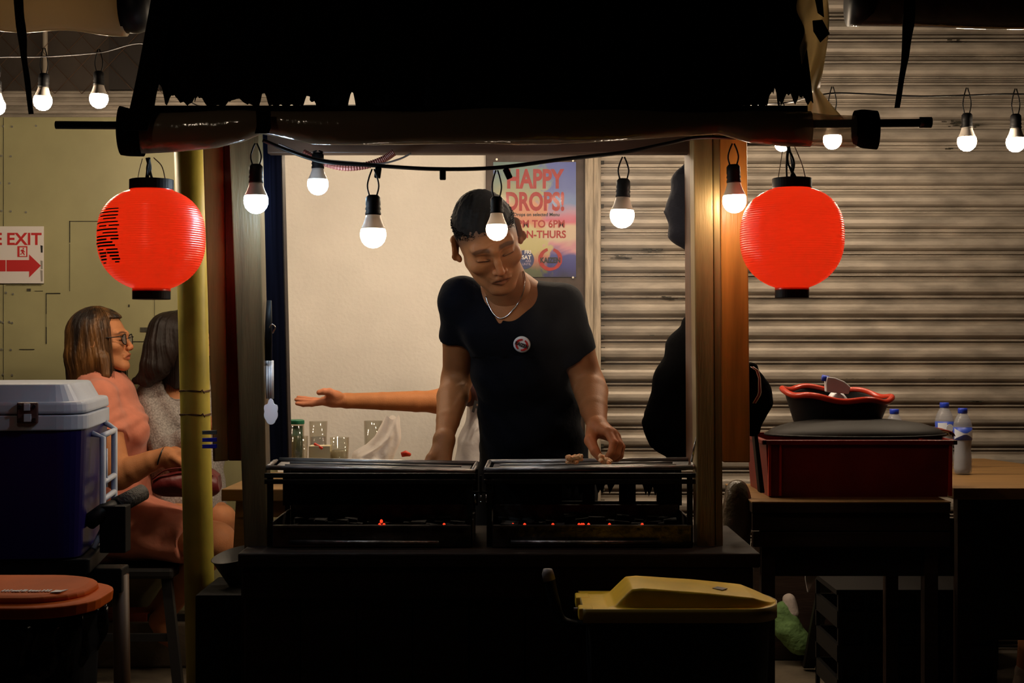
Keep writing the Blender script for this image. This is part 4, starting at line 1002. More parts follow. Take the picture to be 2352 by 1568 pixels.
# trousers and shoes
f = Field((X(1080, 3.75) - .06, 3.55, 0), (X(1370, 3.75) + .06, 4.0, .95), .008)
f.loft([(P(1226, 1050, 3.75), UX, UY, .13, .10), (P(1226, 1110, 3.77), UX, UY, .155, .115), (P(1226, 1170, 3.78), UX, UY, .15, .11)], .03)
for s in (-1, 1): f.chain([P(1226, 1150, 3.78) + Vector((s * .075, 0, 0)), Vector((X(1226, 3.78) + s * .10, 3.76, .46)), Vector((X(1226, 3.78) + s * .11, 3.80, .07))], [.085, .062, .050], .03)
cloth('trousers', f, M['trousers'], cook, .004, 14)
for s in (-1, 1):
    f = Field((X(1226, 3.78) + s * .11 - .07, 3.6, -.01), (X(1226, 3.78) + s * .11 + .07, 3.9, .12), .006)
    c = Vector((X(1226, 3.78) + s * .11, 3.80, .045)); f.cap(c, c + Vector((0, -.12, -.010)), .043, .035, .02); f.planes([((0, 0, 1), .001)], .002); V, F = f.mesh(); from_arrays('shoe', V, F, M['black_soft'], cook)
# hair: short cap with spiky strands
f = Field((-.10, -.12, -.08), (.10, .13, .15), .0024)
f.ell((0, .016, .038), (.0750, .0965, .0850), 0)
f.func(lambda v, x, y, z: np.maximum(v, -(z + .92 * y + .004 + .003 * np.sin(x * 300))))
f.func(lambda v, x, y, z: np.maximum(v, -(z + .25 * np.abs(y) - .030)))
V, F = f.mesh(); n = normals(V, F); V = V + n * (.0015 * wob(V, 160, 2))[:, None]
st_ = []
rr = np.random.RandomState(8)
for i in rr.choice(len(V), 5200):
    if n[i, 2] > -.3 and V[i, 2] > .045:
        L = .006 + .012 * max(0, (V[i, 2] - .05) / .08); d = n[i] * .9 + rr.normal(size=3) * .28 + np.array((0, -.25, .1)); st_.append([V[i] - n[i] * .003, V[i] + d * L * .6, V[i] + d * L + np.array((0, -.001, 0))])
SV, SF = strands(st_, .0009)
V2 = np.vstack([V, SV]); F2 = np.vstack([F, SF + len(V)])
from_arrays('hair', xf(HM, V2), F2, M['hair_black'], cook, True)
# chain necklace following the opening
trs = [bvh(cbody), bvh(tee)]
nk = [onsurf(trs, x, y, .0022)[0] for x, y in ((1200, 622), (1204, 640), (1202, 660), (1197, 678), (1189, 696), (1178, 712), (1165, 725), (1150, 731), (1138, 724), (1129, 711), (1122, 697), (1117, 682))]
nk = crv([q for q in nk if q is not None], 9)
tag(MB().tube(nk, [.0016 + .0006 * (i % 2) for i in range(len(nk))], 6).build('necklace', M['chain'], cook, smooth=True), 'silver chain necklace')
# badge
bc, bn_ = onsurf(trs, 1199, 790, .002); bX = Vector((1, 0, 0)); bX = (bX - bn_ * bX.dot(bn_)).normalized(); bY = bn_.cross(bX)
bm = Matrix((bX, bY, bn_)).transposed() @ Matrix.Rotation(R(-20), 3, 'Z'); beu = bm.to_euler()
bd = MB().lathe((0, 0, 0), [(.0001, -.001), (.0205, -.001), (.0215, .001), (.019, .0035), (.010, .0045), (.0001, .0048)], 36, bm); bd.V = [v + bc for v in bd.V]
bd = bd.build('badge', M['badge_white'], cook, smooth=True); tag(bd, 'round white badge with red ring')
ux, uz, nn = bm @ Vector((1, 0, 0)), bm @ Vector((0, 1, 0)), bm @ Vector((0, 0, 1))
ring(bc + nn * .0048, .0135, .0055, [(100, 250), (-80, 75)], M['red_ink'], bd, (ux, uz), 'ring_mark', nn * .0004)
text('KAIZEN', .0125, bc + nn * .0058 - uz * .004, M['black_ink'], bd, rot=tuple(beu), sx=.80, align='CENTER', bold=.0004)

# ---------------------------------------------------------------- seated person behind the cook, arm stretched out, palm up
g = thing('person', 'seated person in white lettered shirt behind the cook, arm stretched out palm up', 'person', (X(1180, 4.8), 4.8, 0))
HM2 = T3(P(1190, 728, 4.76), (25, 'Z'))
S1, E1, W1 = P(1112, 872, 4.76), P(1008, 922, 4.66), P(797, 920, 4.60)
parts = [head(HM2, P(1190, 812, 4.80), .055, SKIN_M, h=.003)]
st2 = [(P(1190, 850, 4.80), UX, UY, .11, .085), (P(1188, 930, 4.80), UX, UY, .14, .10), (P(1172, 1030, 4.80), UX, UY, .155, .115), (P(1165, 1130, 4.80), UX, UY, .185, .13)]
lo, hi = fbox([q[0] for q in st2] + [S1, P(1190, 1200, 4.4)], .2); f = Field(lo, hi, .007); f.loft(st2, .04); f.cap(P(1190, 845, 4.8), S1, .045, .04, .04)
for s in (-1, 1): f.chain([P(1186, 1150, 4.8) + Vector((s * .08, 0, 0)), P(1186, 1165, 4.42) + Vector((s * .12, 0, 0)), Vector((X(1186, 4.5) + s * .12, 4.52, .07))], [.08, .055, .04], .03)
parts.append(skinpart(f, SKIN_M))
lo, hi = fbox([S1, E1, W1, P(680, 915, 4.6)], .07); f = Field(lo, hi, .0026)
f.chain([S1, S1.lerp(E1, .5), E1], [.048, .044, .036], .02); f.chain([E1, E1.lerp(W1, .25), E1.lerp(W1, .62), W1], [.036, .0345, .029, .0245], .02)
Bx = lambda x, y, d=4.6: P(x, y, d)
f.loft([(W1, UY, (0, 0, 1), .026, .019), (Bx(768, 917), UY, (0, 0, 1), .038, .0235), (Bx(746, 921), UY, (0, 0, 1), .041, .0155)], .014)
f.ell(Bx(768, 907, 4.575), (.028, .018, .014), .012)
for i, (dy, tips) in enumerate(((-.032, [(720, 926), (700, 927), (686, 925)]), (-.012, [(720, 922), (698, 920), (682, 917)]), (.010, [(720, 919), (699, 916), (684, 913)]), (.030, [(722, 920), (705, 918), (693, 915)]))):
    f.chain([Bx(746, 922) + Vector((0, dy, 0))] + [Bx(*q) + Vector((0, dy * 1.1, 0)) for q in tips], [.0105, .0092, .0084, .0066], .0035)
f.chain([Bx(772, 908, 4.57), Bx(757, 900, 4.555), Bx(744, 899, 4.55), Bx(733, 901, 4.548)], [.0145, .0125, .0105, .0088], .008)
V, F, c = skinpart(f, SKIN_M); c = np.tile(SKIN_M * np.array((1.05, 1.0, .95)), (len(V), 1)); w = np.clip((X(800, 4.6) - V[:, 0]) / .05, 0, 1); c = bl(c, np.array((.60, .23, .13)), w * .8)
parts.append((V, F, c))
S3, E3, W3 = P(1268, 884, 4.78), P(1292, 1020, 4.74), P(1225, 1092, 4.56)
f = Field(*fbox([S3, E3, W3, P(1205, 1100, 4.48)], .08), .004); f.chain([S3, E3], [.048, .037], .02); f.chain([E3, W3], [.037, .025], .02)
for i in range(4): f.chain([W3, P(1228 - 9 * i, 1098, 4.52), P(1224 - 9 * i, 1104, 4.47)], [.022, .012, .008], .006)
parts.append(skinpart(f, SKIN_M)); V, F, C = joinm(parts); from_arrays('body', V, F, M['skin'], g, True, colors=C)
lo, hi = fbox([q[0] for q in st2] + [S1, S1.lerp(E1, .5), S3], .2); f = Field(lo, hi, .006); f.cap(S1, S1.lerp(E1, .42), .061, .060, .02)
n = (E1 - S1).normalized(); f.planes([(tuple(-n), -n.dot(S1.lerp(E1, .36)))], .003); f.loft(infl(st2, .018), .02); f.cap(S3, S3.lerp(E3, .45), .06, .056, .02); f.cap(P(1190, 848, 4.8), S1, .055, .06, .02); f.cap(P(1190, 848, 4.8), P(1272, 880, 4.78), .055, .06, .035); f.cap(P(1190, 790, 4.78), P(1190, 845, 4.78), .06, .06, .004, sub=True)
cloth('shirt', f, M['white_cloth'], g, .005, 18, 4)
pS = S1.lerp(E1, .34); pE = S1.lerp(E1, .47)
MB().tube([pS, pE], [.0625, .0600], 28).build('sleeve_band', M['maroon'], g, smooth=True)
for ch, px, py, ro in (('P', 1083, 944, 14), ('A', 1101, 944, 10), ('O', 1098, 984, 16)):
    text(ch, .052, P(px, py, 4.672 if px < 1090 else 4.668), M['black_ink'], g, name='shirt_letter', bold=.0022, rot=(R(88), R(ro), R(-24)))
f = Field((-.11, -.12, -.08), (.11, .14, .15), .004); f.ell((0, .02, .045), (.084, .10, .088), 0); f.func(lambda v, x, y, z: np.maximum(v, -(z + .9 * y + .004))); V, F = f.mesh(); from_arrays('hair', xf(HM2, V), F, M['hair_black'], g)
f = Field((X(1186, 4.5) - .28, 4.25, .0), (X(1186, 4.5) + .28, 5.0, .62), .01)
for s in (-1, 1): f.chain([P(1186, 1150, 4.8) + Vector((s * .08, 0, 0)), P(1186, 1165, 4.42) + Vector((s * .12, 0, 0)), Vector((X(1186, 4.5) + s * .12, 4.52, .08))], [.10, .068, .05], .03)
cloth('trousers', f, M['trousers'], g, .004, 14)

def hair_curtain(f, n, azr, r_el, cy, zc, zend, flare, jit, seed, start=8):
    """strands over the skull and straight down, in the head frame"""
    rr = np.random.RandomState(seed); out = []
    for _ in range(n):
        az = R(rr.uniform(*azr)) * (1 if rr.rand() < .5 else -1); j = 1 + rr.uniform(-.02, jit); ze = zend + rr.uniform(-.022, .018) ; pts = []
        ph = rr.uniform(0, 6.28)
        for ph_ in np.linspace(R(start), R(92), 9):
            pts.append((r_el[0] * j * math.sin(ph_) * math.sin(az), cy - r_el[1] * j * math.sin(ph_) * math.cos(az), zc + r_el[2] * j * math.cos(ph_)))
        x0, y0, z0 = pts[-1]
        for t in np.linspace(.12, 1, 8):
            k = 1 + flare * math.sin(t * 2.2) + .006 * math.sin(t * 5 + ph); z = z0 + (ze - z0) * t; pts.append((x0 * k, cy + (y0 - cy) * k, z))
        out.append(pts)
    return out

# ---------------------------------------------------------------- woman in pink, in profile
wp = thing('person', 'person with brown bob and glasses, pink short-sleeved dress, sitting in profile', 'person', (X(240, 4.95), 4.95, 0))
HM3 = T3(P(234, 786, 4.95), (86, 'Z'), (-4, 'X')); sc = .955
parts = [head(HM3, P(226, 878, 4.96), .050, SKIN_F, female=True, h=.0022, scale=sc)]
Sn, En, Wn = P(226, 918, 4.80), P(272, 1092, 4.70), P(380, 1045, 4.68)
Sf, Ef, Wf = P(232, 918, 5.12), P(300, 1070, 5.14), P(395, 1035, 4.95)
tst = [(P(224, 898, 4.96), UY, UX, .12, .075), (P(232, 940, 4.96), UY, UX, .155, .105), (P(246, 990, 4.96), UY, UX, .150, .122), (P(246, 1050, 4.96), UY, UX, .145, .112), (P(246, 1120, 4.96), UY, UX, .165, .125), (P(250, 1200, 4.96), UY, UX, .19, .14)]
lo, hi = fbox([q[0] for q in tst], .22); f = Field(lo, hi, .008); f.loft(tst, .04); parts.append(skinpart(f, SKIN_F))
lo, hi = fbox([Sn, En, Wn, P(440, 1080, 4.7)], .08); f = Field(lo, hi, .003)
f.chain([Sn, Sn.lerp(En, .5), En], [.052, .050, .044], .02); f.chain([En, En.lerp(Wn, .3), En.lerp(Wn, .7), Wn], [.045, .044, .035, .027], .02)
HH = lambda x, y, d=4.68: P(x, y, d)
f.loft([(Wn, UY, (0, 0, 1), .022, .024), (HH(402, 1055), UY, (0, 0, 1), .018, .032), (HH(418, 1066), UY, (0, 0, 1), .016, .032)], .014)
for i, dz in enumerate((.020, .006, -.008, -.021)): f.chain([HH(418, 1066, 4.675) + Vector((0, 0, dz)), HH(436, 1072, 4.668) + Vector((0, 0, dz)), HH(440, 1084, 4.68) + Vector((0, 0, dz)), HH(430, 1090, 4.69) + Vector((0, 0, dz))], [.0095, .0085, .0078, .0066], .0035)
f.chain([HH(398, 1050, 4.665), HH(412, 1060, 4.655), HH(424, 1076, 4.655)], [.013, .011, .009], .008)
parts.append(skinpart(f, SKIN_F * np.array((.95, .95, .9))))
lo, hi = fbox([Sf, Ef, Wf, HH(430, 1070, 4.8)], .08); f = Field(lo, hi, .004)
f.chain([Sf, Ef], [.05, .042], .02); f.chain([Ef, Ef.lerp(Wf, .4), Wf], [.044, .040, .027], .02); f.chain([Wf, HH(418, 1052, 4.86), HH(432, 1070, 4.80)], [.026, .024, .016], .015)
for i in range(4): f.chain([HH(430, 1064 + i * 8, 4.81), HH(444, 1070 + i * 8, 4.77), HH(440, 1078 + i * 8, 4.75)], [.010, .0085, .007], .003)
parts.append(skinpart(f, SKIN_F))
def leg(f, hip, knee, ank, toe, k=.03): f.chain([hip, hip.lerp(knee, .55), knee], [.098, .080, .060], k); f.chain([knee, knee.lerp(ank, .3) + (Vector((-.012, 0, -.006))), knee.lerp(ank, .75), ank], [.058, .056, .038, .031], k); f.chain([ank, ank.lerp(toe, .35) + Vector((0, 0, -.02)), toe], [.033, .032, .020], .02)
lg = [(P(258, 1196, 4.86), P(498, 1243, 4.78), P(366, 1425, 5.02), P(400, 1480, 5.00)), (P(258, 1196, 5.06), P(494, 1240, 5.02), P(350, 1415, 5.16), P(392, 1462, 5.14))]
for q in lg:
    lo, hi = fbox(q, .13); f = Field(lo, hi, .005); leg(f, *q); parts.append(skinpart(f, SKIN_F * np.array((.95, .92, .88))))
V, F, C = joinm(parts); from_arrays('body', V, F, M['skin'], wp, True, colors=C)
# dress: top and skirt
lo, hi = fbox([q[0] for q in tst] + [Sn, Sf, Sn.lerp(En, .6)], .24); f = Field(lo, hi, .005)
f.cap(Sn, Sn.lerp(En, .55), .064, .062, .025); f.cap(Sf, Sf.lerp(Ef, .55), .062, .058, .025)
n = (En - Sn).normalized(); f.planes([(tuple(-n), -n.dot(Sn.lerp(En, .50)))], .003)
f.loft(infl(tst, .016), .025); f.cap(P(225, 902, 4.95), Sn, .050, .060, .03); f.cap(P(225, 902, 4.97), Sf, .050, .060, .03)
f.ell(P(286, 985, 4.87), (.080, .080, .068), .05); f.ell(P(286, 985, 5.05), (.080, .080, .068), .05)
f.cap(P(240, 850, 4.955), P(226, 886, 4.96), .056, .062, .006, sub=True)
V, F = f.mesh(); n = normals(V, F); x, y, z = V.T
w = .0030 * wob(V * np.array((1.2, 1, 1)), 12, 6) + .004 * np.sin((z * .8 - x) * 95 + 3 * np.sin(z * 20)) * np.exp(-((z - Z(1010, 4.9)) / .12) ** 2) + .0014 * np.sin((x + z) * 60 + 2 * np.sin(x * 30))
from_arrays('dress_top', V + n * w[:, None], F, M['pink_cloth'], wp, True)
lo, hi = fbox([lg[0][0], lg[0][1], lg[1][0], lg[1][1]], .2); f = Field(lo, hi, .006)
f.ell(P(262, 1195, 4.96), (.15, .205, .12), .03)
for q, s in ((lg[0], -1), (lg[1], 1)): f.chain([q[0], q[0].lerp(q[1], .5), q[0].lerp(q[1], .80)], [.118, .104, .088], .06)
f.chain([P(262, 1210, 4.96), P(380, 1225, 4.92), P(452, 1238, 4.9)], [.10, .09, .075], .05)
n = (lg[0][1] - lg[0][0]).normalized(); f.planes([(tuple(-n), -n.dot(lg[0][0].lerp(lg[0][1], .74)))], .003)
V, F = f.mesh(); n = normals(V, F); x, y, z = V.T
w = .005 * wob(V, 14, 9) + .006 * np.sin((z + x * .62) * 55 + 1.5 * np.sin(x * 14)) * np.clip((x - X(290, 4.9)) / .1, 0, 1)
from_arrays('skirt', V + n * w[:, None], F, M['pink_cloth'], wp, True)
MB().tube([Wn.lerp(En, .08) + Vector((.030 * math.cos(a) * .35, .031 * math.sin(a), .032 * math.cos(a))) for a in [2 * math.pi * k / 24 for k in range(24)]], .0026, 6, closed=True).build('wrist_band', M['wire'], wp, smooth=True)
def female_hair(HM, scl, name, m, parent, seed, zlen, back, frontcut, mline, n, extra=None):
    f = Field((-.22, -.13, zlen - .07), (.22, .26, .16), .0036)
    f.ell((0, .010, .035), (.0835, .104, .094), 0)
    f.loft([((0, .012, .03), UX, UY, .083, .100), ((0, .020, -.05), UX, UY, .089, .098 + back * .6), ((0, .026, zlen), UX, UY, .086, .088 + back)], .03)
    f.planes([((0, 1, 0), frontcut), ((0, 0, 1), mline)], .012)
    f.func(lambda v, x, y, z: np.maximum(v, zlen + .012 * np.sin(y * 45 + 1) + .25 * (y + .05) * -1 * 0 - z))
    if extra: extra(f)
    V, F = f.mesh(); nn = normals(V, F); az = np.arctan2(V[:, 0], -(V[:, 1] - .015)); az2 = az + .10 * np.sin(V[:, 2] * 14)
    w = .0014 * np.sin(az2 * 27 + 2 * np.sin(az2 * 5)) + .0010 * np.sin(az2 * 61 + V[:, 2] * 8) + .0009 * np.sin(az2 * 131 - V[:, 2] * 6)
    nn[:, 2] *= .3; V = V + nn * w[:, None]
    sV, sF = strands(hair_curtain(f, n, (48, 180), (.086, .104 + back * .4, .096), .014, .034, zlen, .05, .05, seed), .0011)
    V2 = np.vstack([V, sV]); F2 = np.vstack([F, sF + len(V)])
    return from_arrays(name, xf(HM, V2 * scl), F2, m, parent, True)
def tips(f):
    for s in (-1, 1):
        f.chain([(s * .080, -.030, -.06), (s * .082, -.036, -.12), (s * .070, -.030, -.168)], [.022, .018, .004], .015)
female_hair(HM3, sc, 'hair', M['hair_brown'], wp, 3, -.140, .022, -.050, .082, 620, tips)
# glasses
gl = []
mb = MB()
def hp(x, y, z): return HM3 @ (Vector((x, y, z)) * sc)
for s in (-1, 1):
    mb.tube([hp(s * .034 + .0225 * math.cos(a), -.1005 + abs(.0225 * math.cos(a) * s + .0) * .0 + .006 * abs(math.cos(a)) , .004 + .019 * math.sin(a)) for a in [2 * math.pi * k / 28 for k in range(28)]], .0019, 6, closed=True)
    mb.tube([hp(s * .056, -.099, .013), hp(s * .070, -.092, .014), hp(s * .078, -.05, .013), hp(s * .080, .004, .010)], .0018, 6)
mb.tube([hp(-.012, -.102, .008), hp(0, -.106, .010), hp(.012, -.102, .008)], .0017, 6)
gm = mb.build('spectacles', M['glasses'], wp, smooth=True)
mb = MB()
for s in (-1, 1): mb.add([hp(s * .034 + .021 * math.cos(a), -.1005 + .006 * abs(math.cos(a)), .004 + .018 * math.sin(a)) for a in [2 * math.pi * k / 28 for k in range(28)]], [tuple(range(28))])
mb.build('lens', M['lens'], gm)
# dark red handbag on the lap
hb = thing('handbag', 'dark red handbag lying on the lap of the person in pink', 'handbag', P(430, 1140, 4.66))
f = Field(P(330, 1160, 4.55) , P(525, 1050, 4.80), .005); f.ell(P(425, 1112, 4.67), (.115, .055, .045), 0); f.ell(P(470, 1108, 4.68), (.06, .055, .05), .03); cloth('bag_body', f, M['red_bag'], hb, .006, 22, 3)
MB().tube(crv([P(350, 1100, 4.64), P(385, 1078, 4.63), P(440, 1076, 4.63), P(490, 1092, 4.64)], 8), .006, 8, flat=.4).build('strap', M['red_bag'], hb, smooth=True)

# ---------------------------------------------------------------- woman in grey behind the pipe
wg = thing('person', 'person with long straight dark hair and grey top, half hidden by the yellow pipe', 'person', (X(410, 5.12), 5.1, 0))
HM4 = T3(P(432, 790, 5.08), (44, 'Z'), (4, 'X'))
parts = [head(HM4, P(415, 880, 5.12), .048, SKIN_F, female=True, h=.003, scale=.94)]
gst = [(P(412, 905, 5.12), UX, UY, .11, .08), (P(412, 950, 5.12), UX, UY, .14, .10), (P(415, 1040, 5.12), UX, UY, .13, .10), (P(420, 1150, 5.1), UX, UY, .14, .12)]
lo, hi = fbox([q[0] for q in gst], .2); f = Field(lo, hi, .008); f.loft(gst, .04)
for s in (-1, 1): f.chain([P(425, 1190, 5.1) + Vector((s * .08, 0, 0)), P(480, 1200, 4.95) + Vector((s * .02, s * .1, 0)), P(470, 1400, 5.02) + Vector((s * .03, s * .1, 0))], [.08, .055, .04], .03)
parts.append(skinpart(f, SKIN_F))
Sa, Ea, Wa = P(345, 915, 5.08), P(380, 1040, 4.98), P(470, 990, 4.92)
f = Field(*fbox([Sa, Ea, Wa, P(500, 970, 4.9)], .08), .004); f.chain([Sa, Ea, Wa], [.045, .038, .026], .02); f.chain([Wa, P(488, 975, 4.9), P(492, 958, 4.9)], [.024, .02, .011], .01)
for i in range(3): f.chain([P(488, 968 + i * 6, 4.89), P(497, 955 + i * 6, 4.88)], [.010, .007], .003)
parts.append(skinpart(f, SKIN_F)); V, F, C = joinm(parts); from_arrays('body', V, F, M['skin'], wg, True, colors=C)
f = Field(*fbox([q[0] for q in gst] + [Sa, Ea, Wa], .2), .006); f.loft(infl(gst, .016), .035); f.cap(P(412, 905, 5.12), Sa, .05, .058, .03); f.cap(P(412, 905, 5.12), P(478, 915, 5.14), .05, .058, .03); f.chain([Sa, Ea, Ea.lerp(Wa, .85)], [.058, .052, .040], .02)
f.cap(P(418, 860, 5.06), P(416, 900, 5.08), .062, .066, .006, sub=True)
V, F = f.mesh(); n = normals(V, F); from_arrays('sweater', V + n * (.006 * wob(V, 18, 5) + .003 * np.sin((V[:, 0] + V[:, 2] * .6) * 90))[:, None], F, M['grey_knit'], wg, True)
def longhair(f):
    iv = HM4.inverted()
    q = [iv @ P(*a) / .94 for a in ((385, 762, 5.04), (372, 800, 5.02), (356, 840, 5.0), (336, 868, 5.0), (312, 874, 5.0))]
    f.chain([tuple(v) for v in q], [.075, .070, .058, .036, .014], .04)
female_hair(HM4, .94, 'hair', M['hair_dark'], wg, 5, -.16, .03, -.040, .085, 420, longhair)

# ---------------------------------------------------------------- person cut off by the right edge
wr = thing('person', 'person at the right edge, only one bare leg and a pale shoe in view', 'person', (X(2480, 4.5), 4.6, 0))
f = Field((X(2290, 4.5), 4.2, 0), (X(2290, 4.5) + .95, 5.0, 1.45), .010)
hipR = Vector((X(2480, 4.6) + .16, 4.75, .50)); kn = P(2400, 1190, 4.42); an = Vector((X(2372, 4.42), 4.46, .12))
f.loft([(hipR, UX, UY, .16, .12), (hipR + Vector((0, 0, .3)), UX, UY, .14, .10), (hipR + Vector((0, -.02, .52)), UX, UY, .11, .08)], .04); f.ell(hipR + Vector((0, -.03, .74)), (.075, .095, .115), .03); f.cap(hipR + Vector((0, -.02, .52)), hipR + Vector((0, -.03, .70)), .05, .05, .03)
f.chain([hipR, kn, an], [.085, .058, .036], .03); f.chain([hipR + Vector((.10, 0, 0)), kn + Vector((.2, 0, 0)), an + Vector((.2, 0, 0))], [.085, .058, .036], .03)
f.chain([hipR + Vector((-.12, -.02, .50)), hipR + Vector((-.16, -.10, .25)), hipR + Vector((-.02, -.28, .22))], [.05, .04, .03], .03)
V, F = f.mesh(); from_arrays('body', V, F, M['skin'], wr, True, colors=np.tile(SKIN_F, (len(V), 1)))
f = Field(an - Vector((.08, .22, .13)), an + Vector((.10, .10, .06)), .004); f.cap(an + Vector((0, .01, -.045)), an + Vector((-.01, -.11, -.078)), .042, .034, .02); f.cap(an, an + Vector((0, 0, -.05)), .041, .04, .02); f.planes([((0, 0, 1), .004)], .002); cloth('shoe', f, M['shoe_white'], wr, .002, 40)
f = Field(hipR - Vector((.25, .2, .1)), hipR + Vector((.25, .2, .62)), .010); f.loft([(hipR, UX, UY, .18, .14), (hipR + Vector((0, 0, .3)), UX, UY, .158, .118), (hipR + Vector((0, -.02, .52)), UX, UY, .13, .095)], .03); cloth('shirt', f, M['maroon'], wr, .004, 16)
# ================================================================== PROPS ON AND ROUND THE REAR TABLE
tb = thing('table', 'long plywood table behind the stall carrying glasses and plates', 'table', (X(800, 4.2), 4.25, 0))
x0 = X(508, 4.0); x1 = X(1180, 4.0)
MB().prism([(x0, 4.0, .745), (x1, 4.0, .745), (x1, 4.52, .745), (x0 + .02, 4.52, .745)], (0, 0, -.034)).build('table_top', M['table_wood'], tb, bevel=.003)
for px in (x0 + .05, x1 - .05):
    for yy in (4.06, 4.46): MB().prism([(px - .02, yy, .71), (px + .02, yy, .71), (px + .02 - .04 * (1 if px < 0 else -1), yy, 0), (px - .02 - .04 * (1 if px < 0 else -1), yy, 0)], (0, .03, 0)).build('leg', M['table_wood'], tb)
MB().box((x0 + .04, 4.05, .66), (x1 - .04, 4.07, .71)).build('apron', M['table_wood'], tb)
ZT = .746
def glass(px, D, wpx, top_py, label, liquid=None, grp='drinking glasses on the rear table', lh=.5):
    r = wpx / 2 * D / FPX; h = Z(top_py, D) - ZT; c = Vector((X(px, D), D, ZT)); t = thing('drinking_glass', label, 'glass', c, grp)
    MB().lathe(c, [(.0001, 0), (r * .84, 0), (r * .86, .002), (r, h), (r - .0018, h), (r * .86 - .0022, .009), (.0001, .008)], 36).build('glass_wall', M['glass'], t, smooth=True)
    if liquid: MB().lathe(c, [(.0001, .0095), (r * .84 - .0022, .0095), (r * (.86 + .12 * lh) - .003, h * lh), (.0001, h * lh)], 30).build('drink', liquid, t, smooth=True)
milky = film('cloudy_drink', (.62, .55, .42), .35, .1, col=(.55, .48, .34)); 
glass(731, 4.36, 42, 967, 'tall water glass in front of the white wall, two thirds full', M['water'], lh=.72)
glass(686, 4.16, 44, 1001, 'glass with ice at the left end, nearest the stall post', milky, lh=.35)
glass(780, 4.14, 44, 1004, 'glass of pale drink beside the white carrier bag', milky, lh=.72)
glass(857, 4.45, 43, 966, 'empty clear glass behind the white carrier bag')
glass(884, 4.38, 42, 986, 'short glass with dark rim behind the carrier bag handles')
jr = thing('jar', 'clear jar with dark green lid beside the stall post', 'jar', (X(681, 4.3), 4.3, ZT)); c = OFF[jr.name]; r = 17 * 4.3 / FPX; h = Z(972, 4.3) - ZT
MB().lathe(c, [(.0001, 0), (r * 1.02, 0), (r * 1.05, .01), (r * 1.02, h), (r, h), (r * .98, .012), (.0001, .01)], 32).build('jar_body', M['glass'], jr, smooth=True)
MB().lathe(c + Vector((0, 0, h - .002)), [(.0001, .0), (r * 1.08, 0), (r * 1.08, .011), (r * .9, .014), (.0001, .014)], 32).build('jar_lid', M['green_lid'], jr, smooth=True, bevel=.001)
MB().lathe(c, [(.0001, .02), (r * .80, .02), (r * .85, h - .008), (.0001, h - .008)], 24).build('jar_contents', M['green_cup'], jr, smooth=True)
D = 4.12; t = thing('card_box', 'cream cardboard box between the two front glasses', 'box', (X(733, D), D, ZT))
MB().box((X(709, D), D, ZT), (X(758, D), D + .05, Z(1024, D))).build('box_body', M['box_card'], t, bevel=.001)
tag(MB().tube([P(722, 1019, D + .01), P(741, 1030, D)], .0045, 8).build('red_lighter', M['red_plastic'], bevel=.001), 'small red lighter lying on the cream box', 'lighter')
# carrier bag
def bagpt(u, v):
    x0 = np.interp(v, [0, .35, .50, .62, .75, 1], [885, 862, 842, 812, 806, 782]); x1 = np.interp(v, [0, .35, .5, .62, .75, 1], [918, 921, 915, 908, 900, 905]); y = 958 + 134 * v
    a = 2 * math.pi * u; w = math.sin(a * 5 + v * 9) * .10 + math.sin(a * 9 - v * 14) * .06
    cx = (x0 + x1) / 2; hw = (x1 - x0) / 2
    return P(cx + hw * math.cos(a) * (1 + w * .3), y + 5 * math.sin(a * 3 + v * 4), 4.13 + (.012 + .05 * min(1, v * 1.3)) * math.sin(a) * (1 + w))
mb = MB(); nu, nv = 64, 40
V = [bagpt(i / nu, j / (nv - 1)) for j in range(nv) for i in range(nu)]
V = [Vector((v.x, v.y, max(v.z, ZT + .001))) for v in V]
mb.add(V, [(j * nu + i, j * nu + (i + 1) % nu, (j + 1) * nu + (i + 1) % nu, (j + 1) * nu + i) for j in range(nv - 1) for i in range(nu)])
o = mb.build('carrier_bag', M['bag_white'], smooth=True); tag(o, 'crumpled white plastic carrier bag standing on the rear table', 'bag')
# plates with food
t = thing('plate', 'dark plate of food with a red wrapper beside the bag', 'plate', (X(930, 4.12), 4.12, ZT)); c = OFF[t.name]
MB().lathe(c, [(.0001, 0), (.05, 0), (.078, .018), (.080, .020), (.076, .020), (.05, .005), (.0001, .005)], 36).build('plate_body', M['black_plastic'], t, smooth=True)
rr = np.random.RandomState(2)
for k in range(9):
    q = c + Vector((rr.uniform(-.045, .045), rr.uniform(-.03, .03), .016 + rr.uniform(0, .012))); f = Field(q - Vector((.03, .03, .03)), q + Vector((.03, .03, .03)), .003)
    f.cap(q - Vector((rr.uniform(.005, .014), 0, 0)), q + Vector((rr.uniform(.005, .014), 0, .004)), .008, .006, .004); cloth('food_piece', f, M['food_dark'], t, .002, 120, k)
tag(MB().tube([P(922, 1044, 4.12), P(932, 1041, 4.12), P(942, 1044, 4.13)], [.007, .009, .005], 8).build('red_wrapper', M['red_plastic'], smooth=True), 'crumpled red wrapper on the dark plate', 'wrapper')
t = thing('plate', 'low plate of yellow food seen under the left tray', 'plate', (X(735, 4.06), 4.06, ZT)); c = OFF[t.name]
MB().lathe(c, [(.0001, 0), (.05, 0), (.088, .010), (.09, .012), (.086, .012), (.05, .004), (.0001, .004)], 36).build('plate_body', M['box_card'], t, smooth=True)
for k in range(12):
    q = c + Vector((rr.uniform(-.06, .06), rr.uniform(-.03, .03), .010)); f = Field(q - Vector((.035, .03, .03)), q + Vector((.035, .03, .03)), .003)
    f.cap(q - Vector((.012, 0, 0)), q + Vector((.012, rr.uniform(-.01, .01), .003)), .006, .005, .004); cloth('food_piece', f, M['food_dark'], t, .002, 120, k + 20)
t = thing('bowl', 'shallow pale bowl with a bright reflection beside the resting hand', 'bowl', (X(965, 4.08), 4.08, ZT)); c = OFF[t.name]
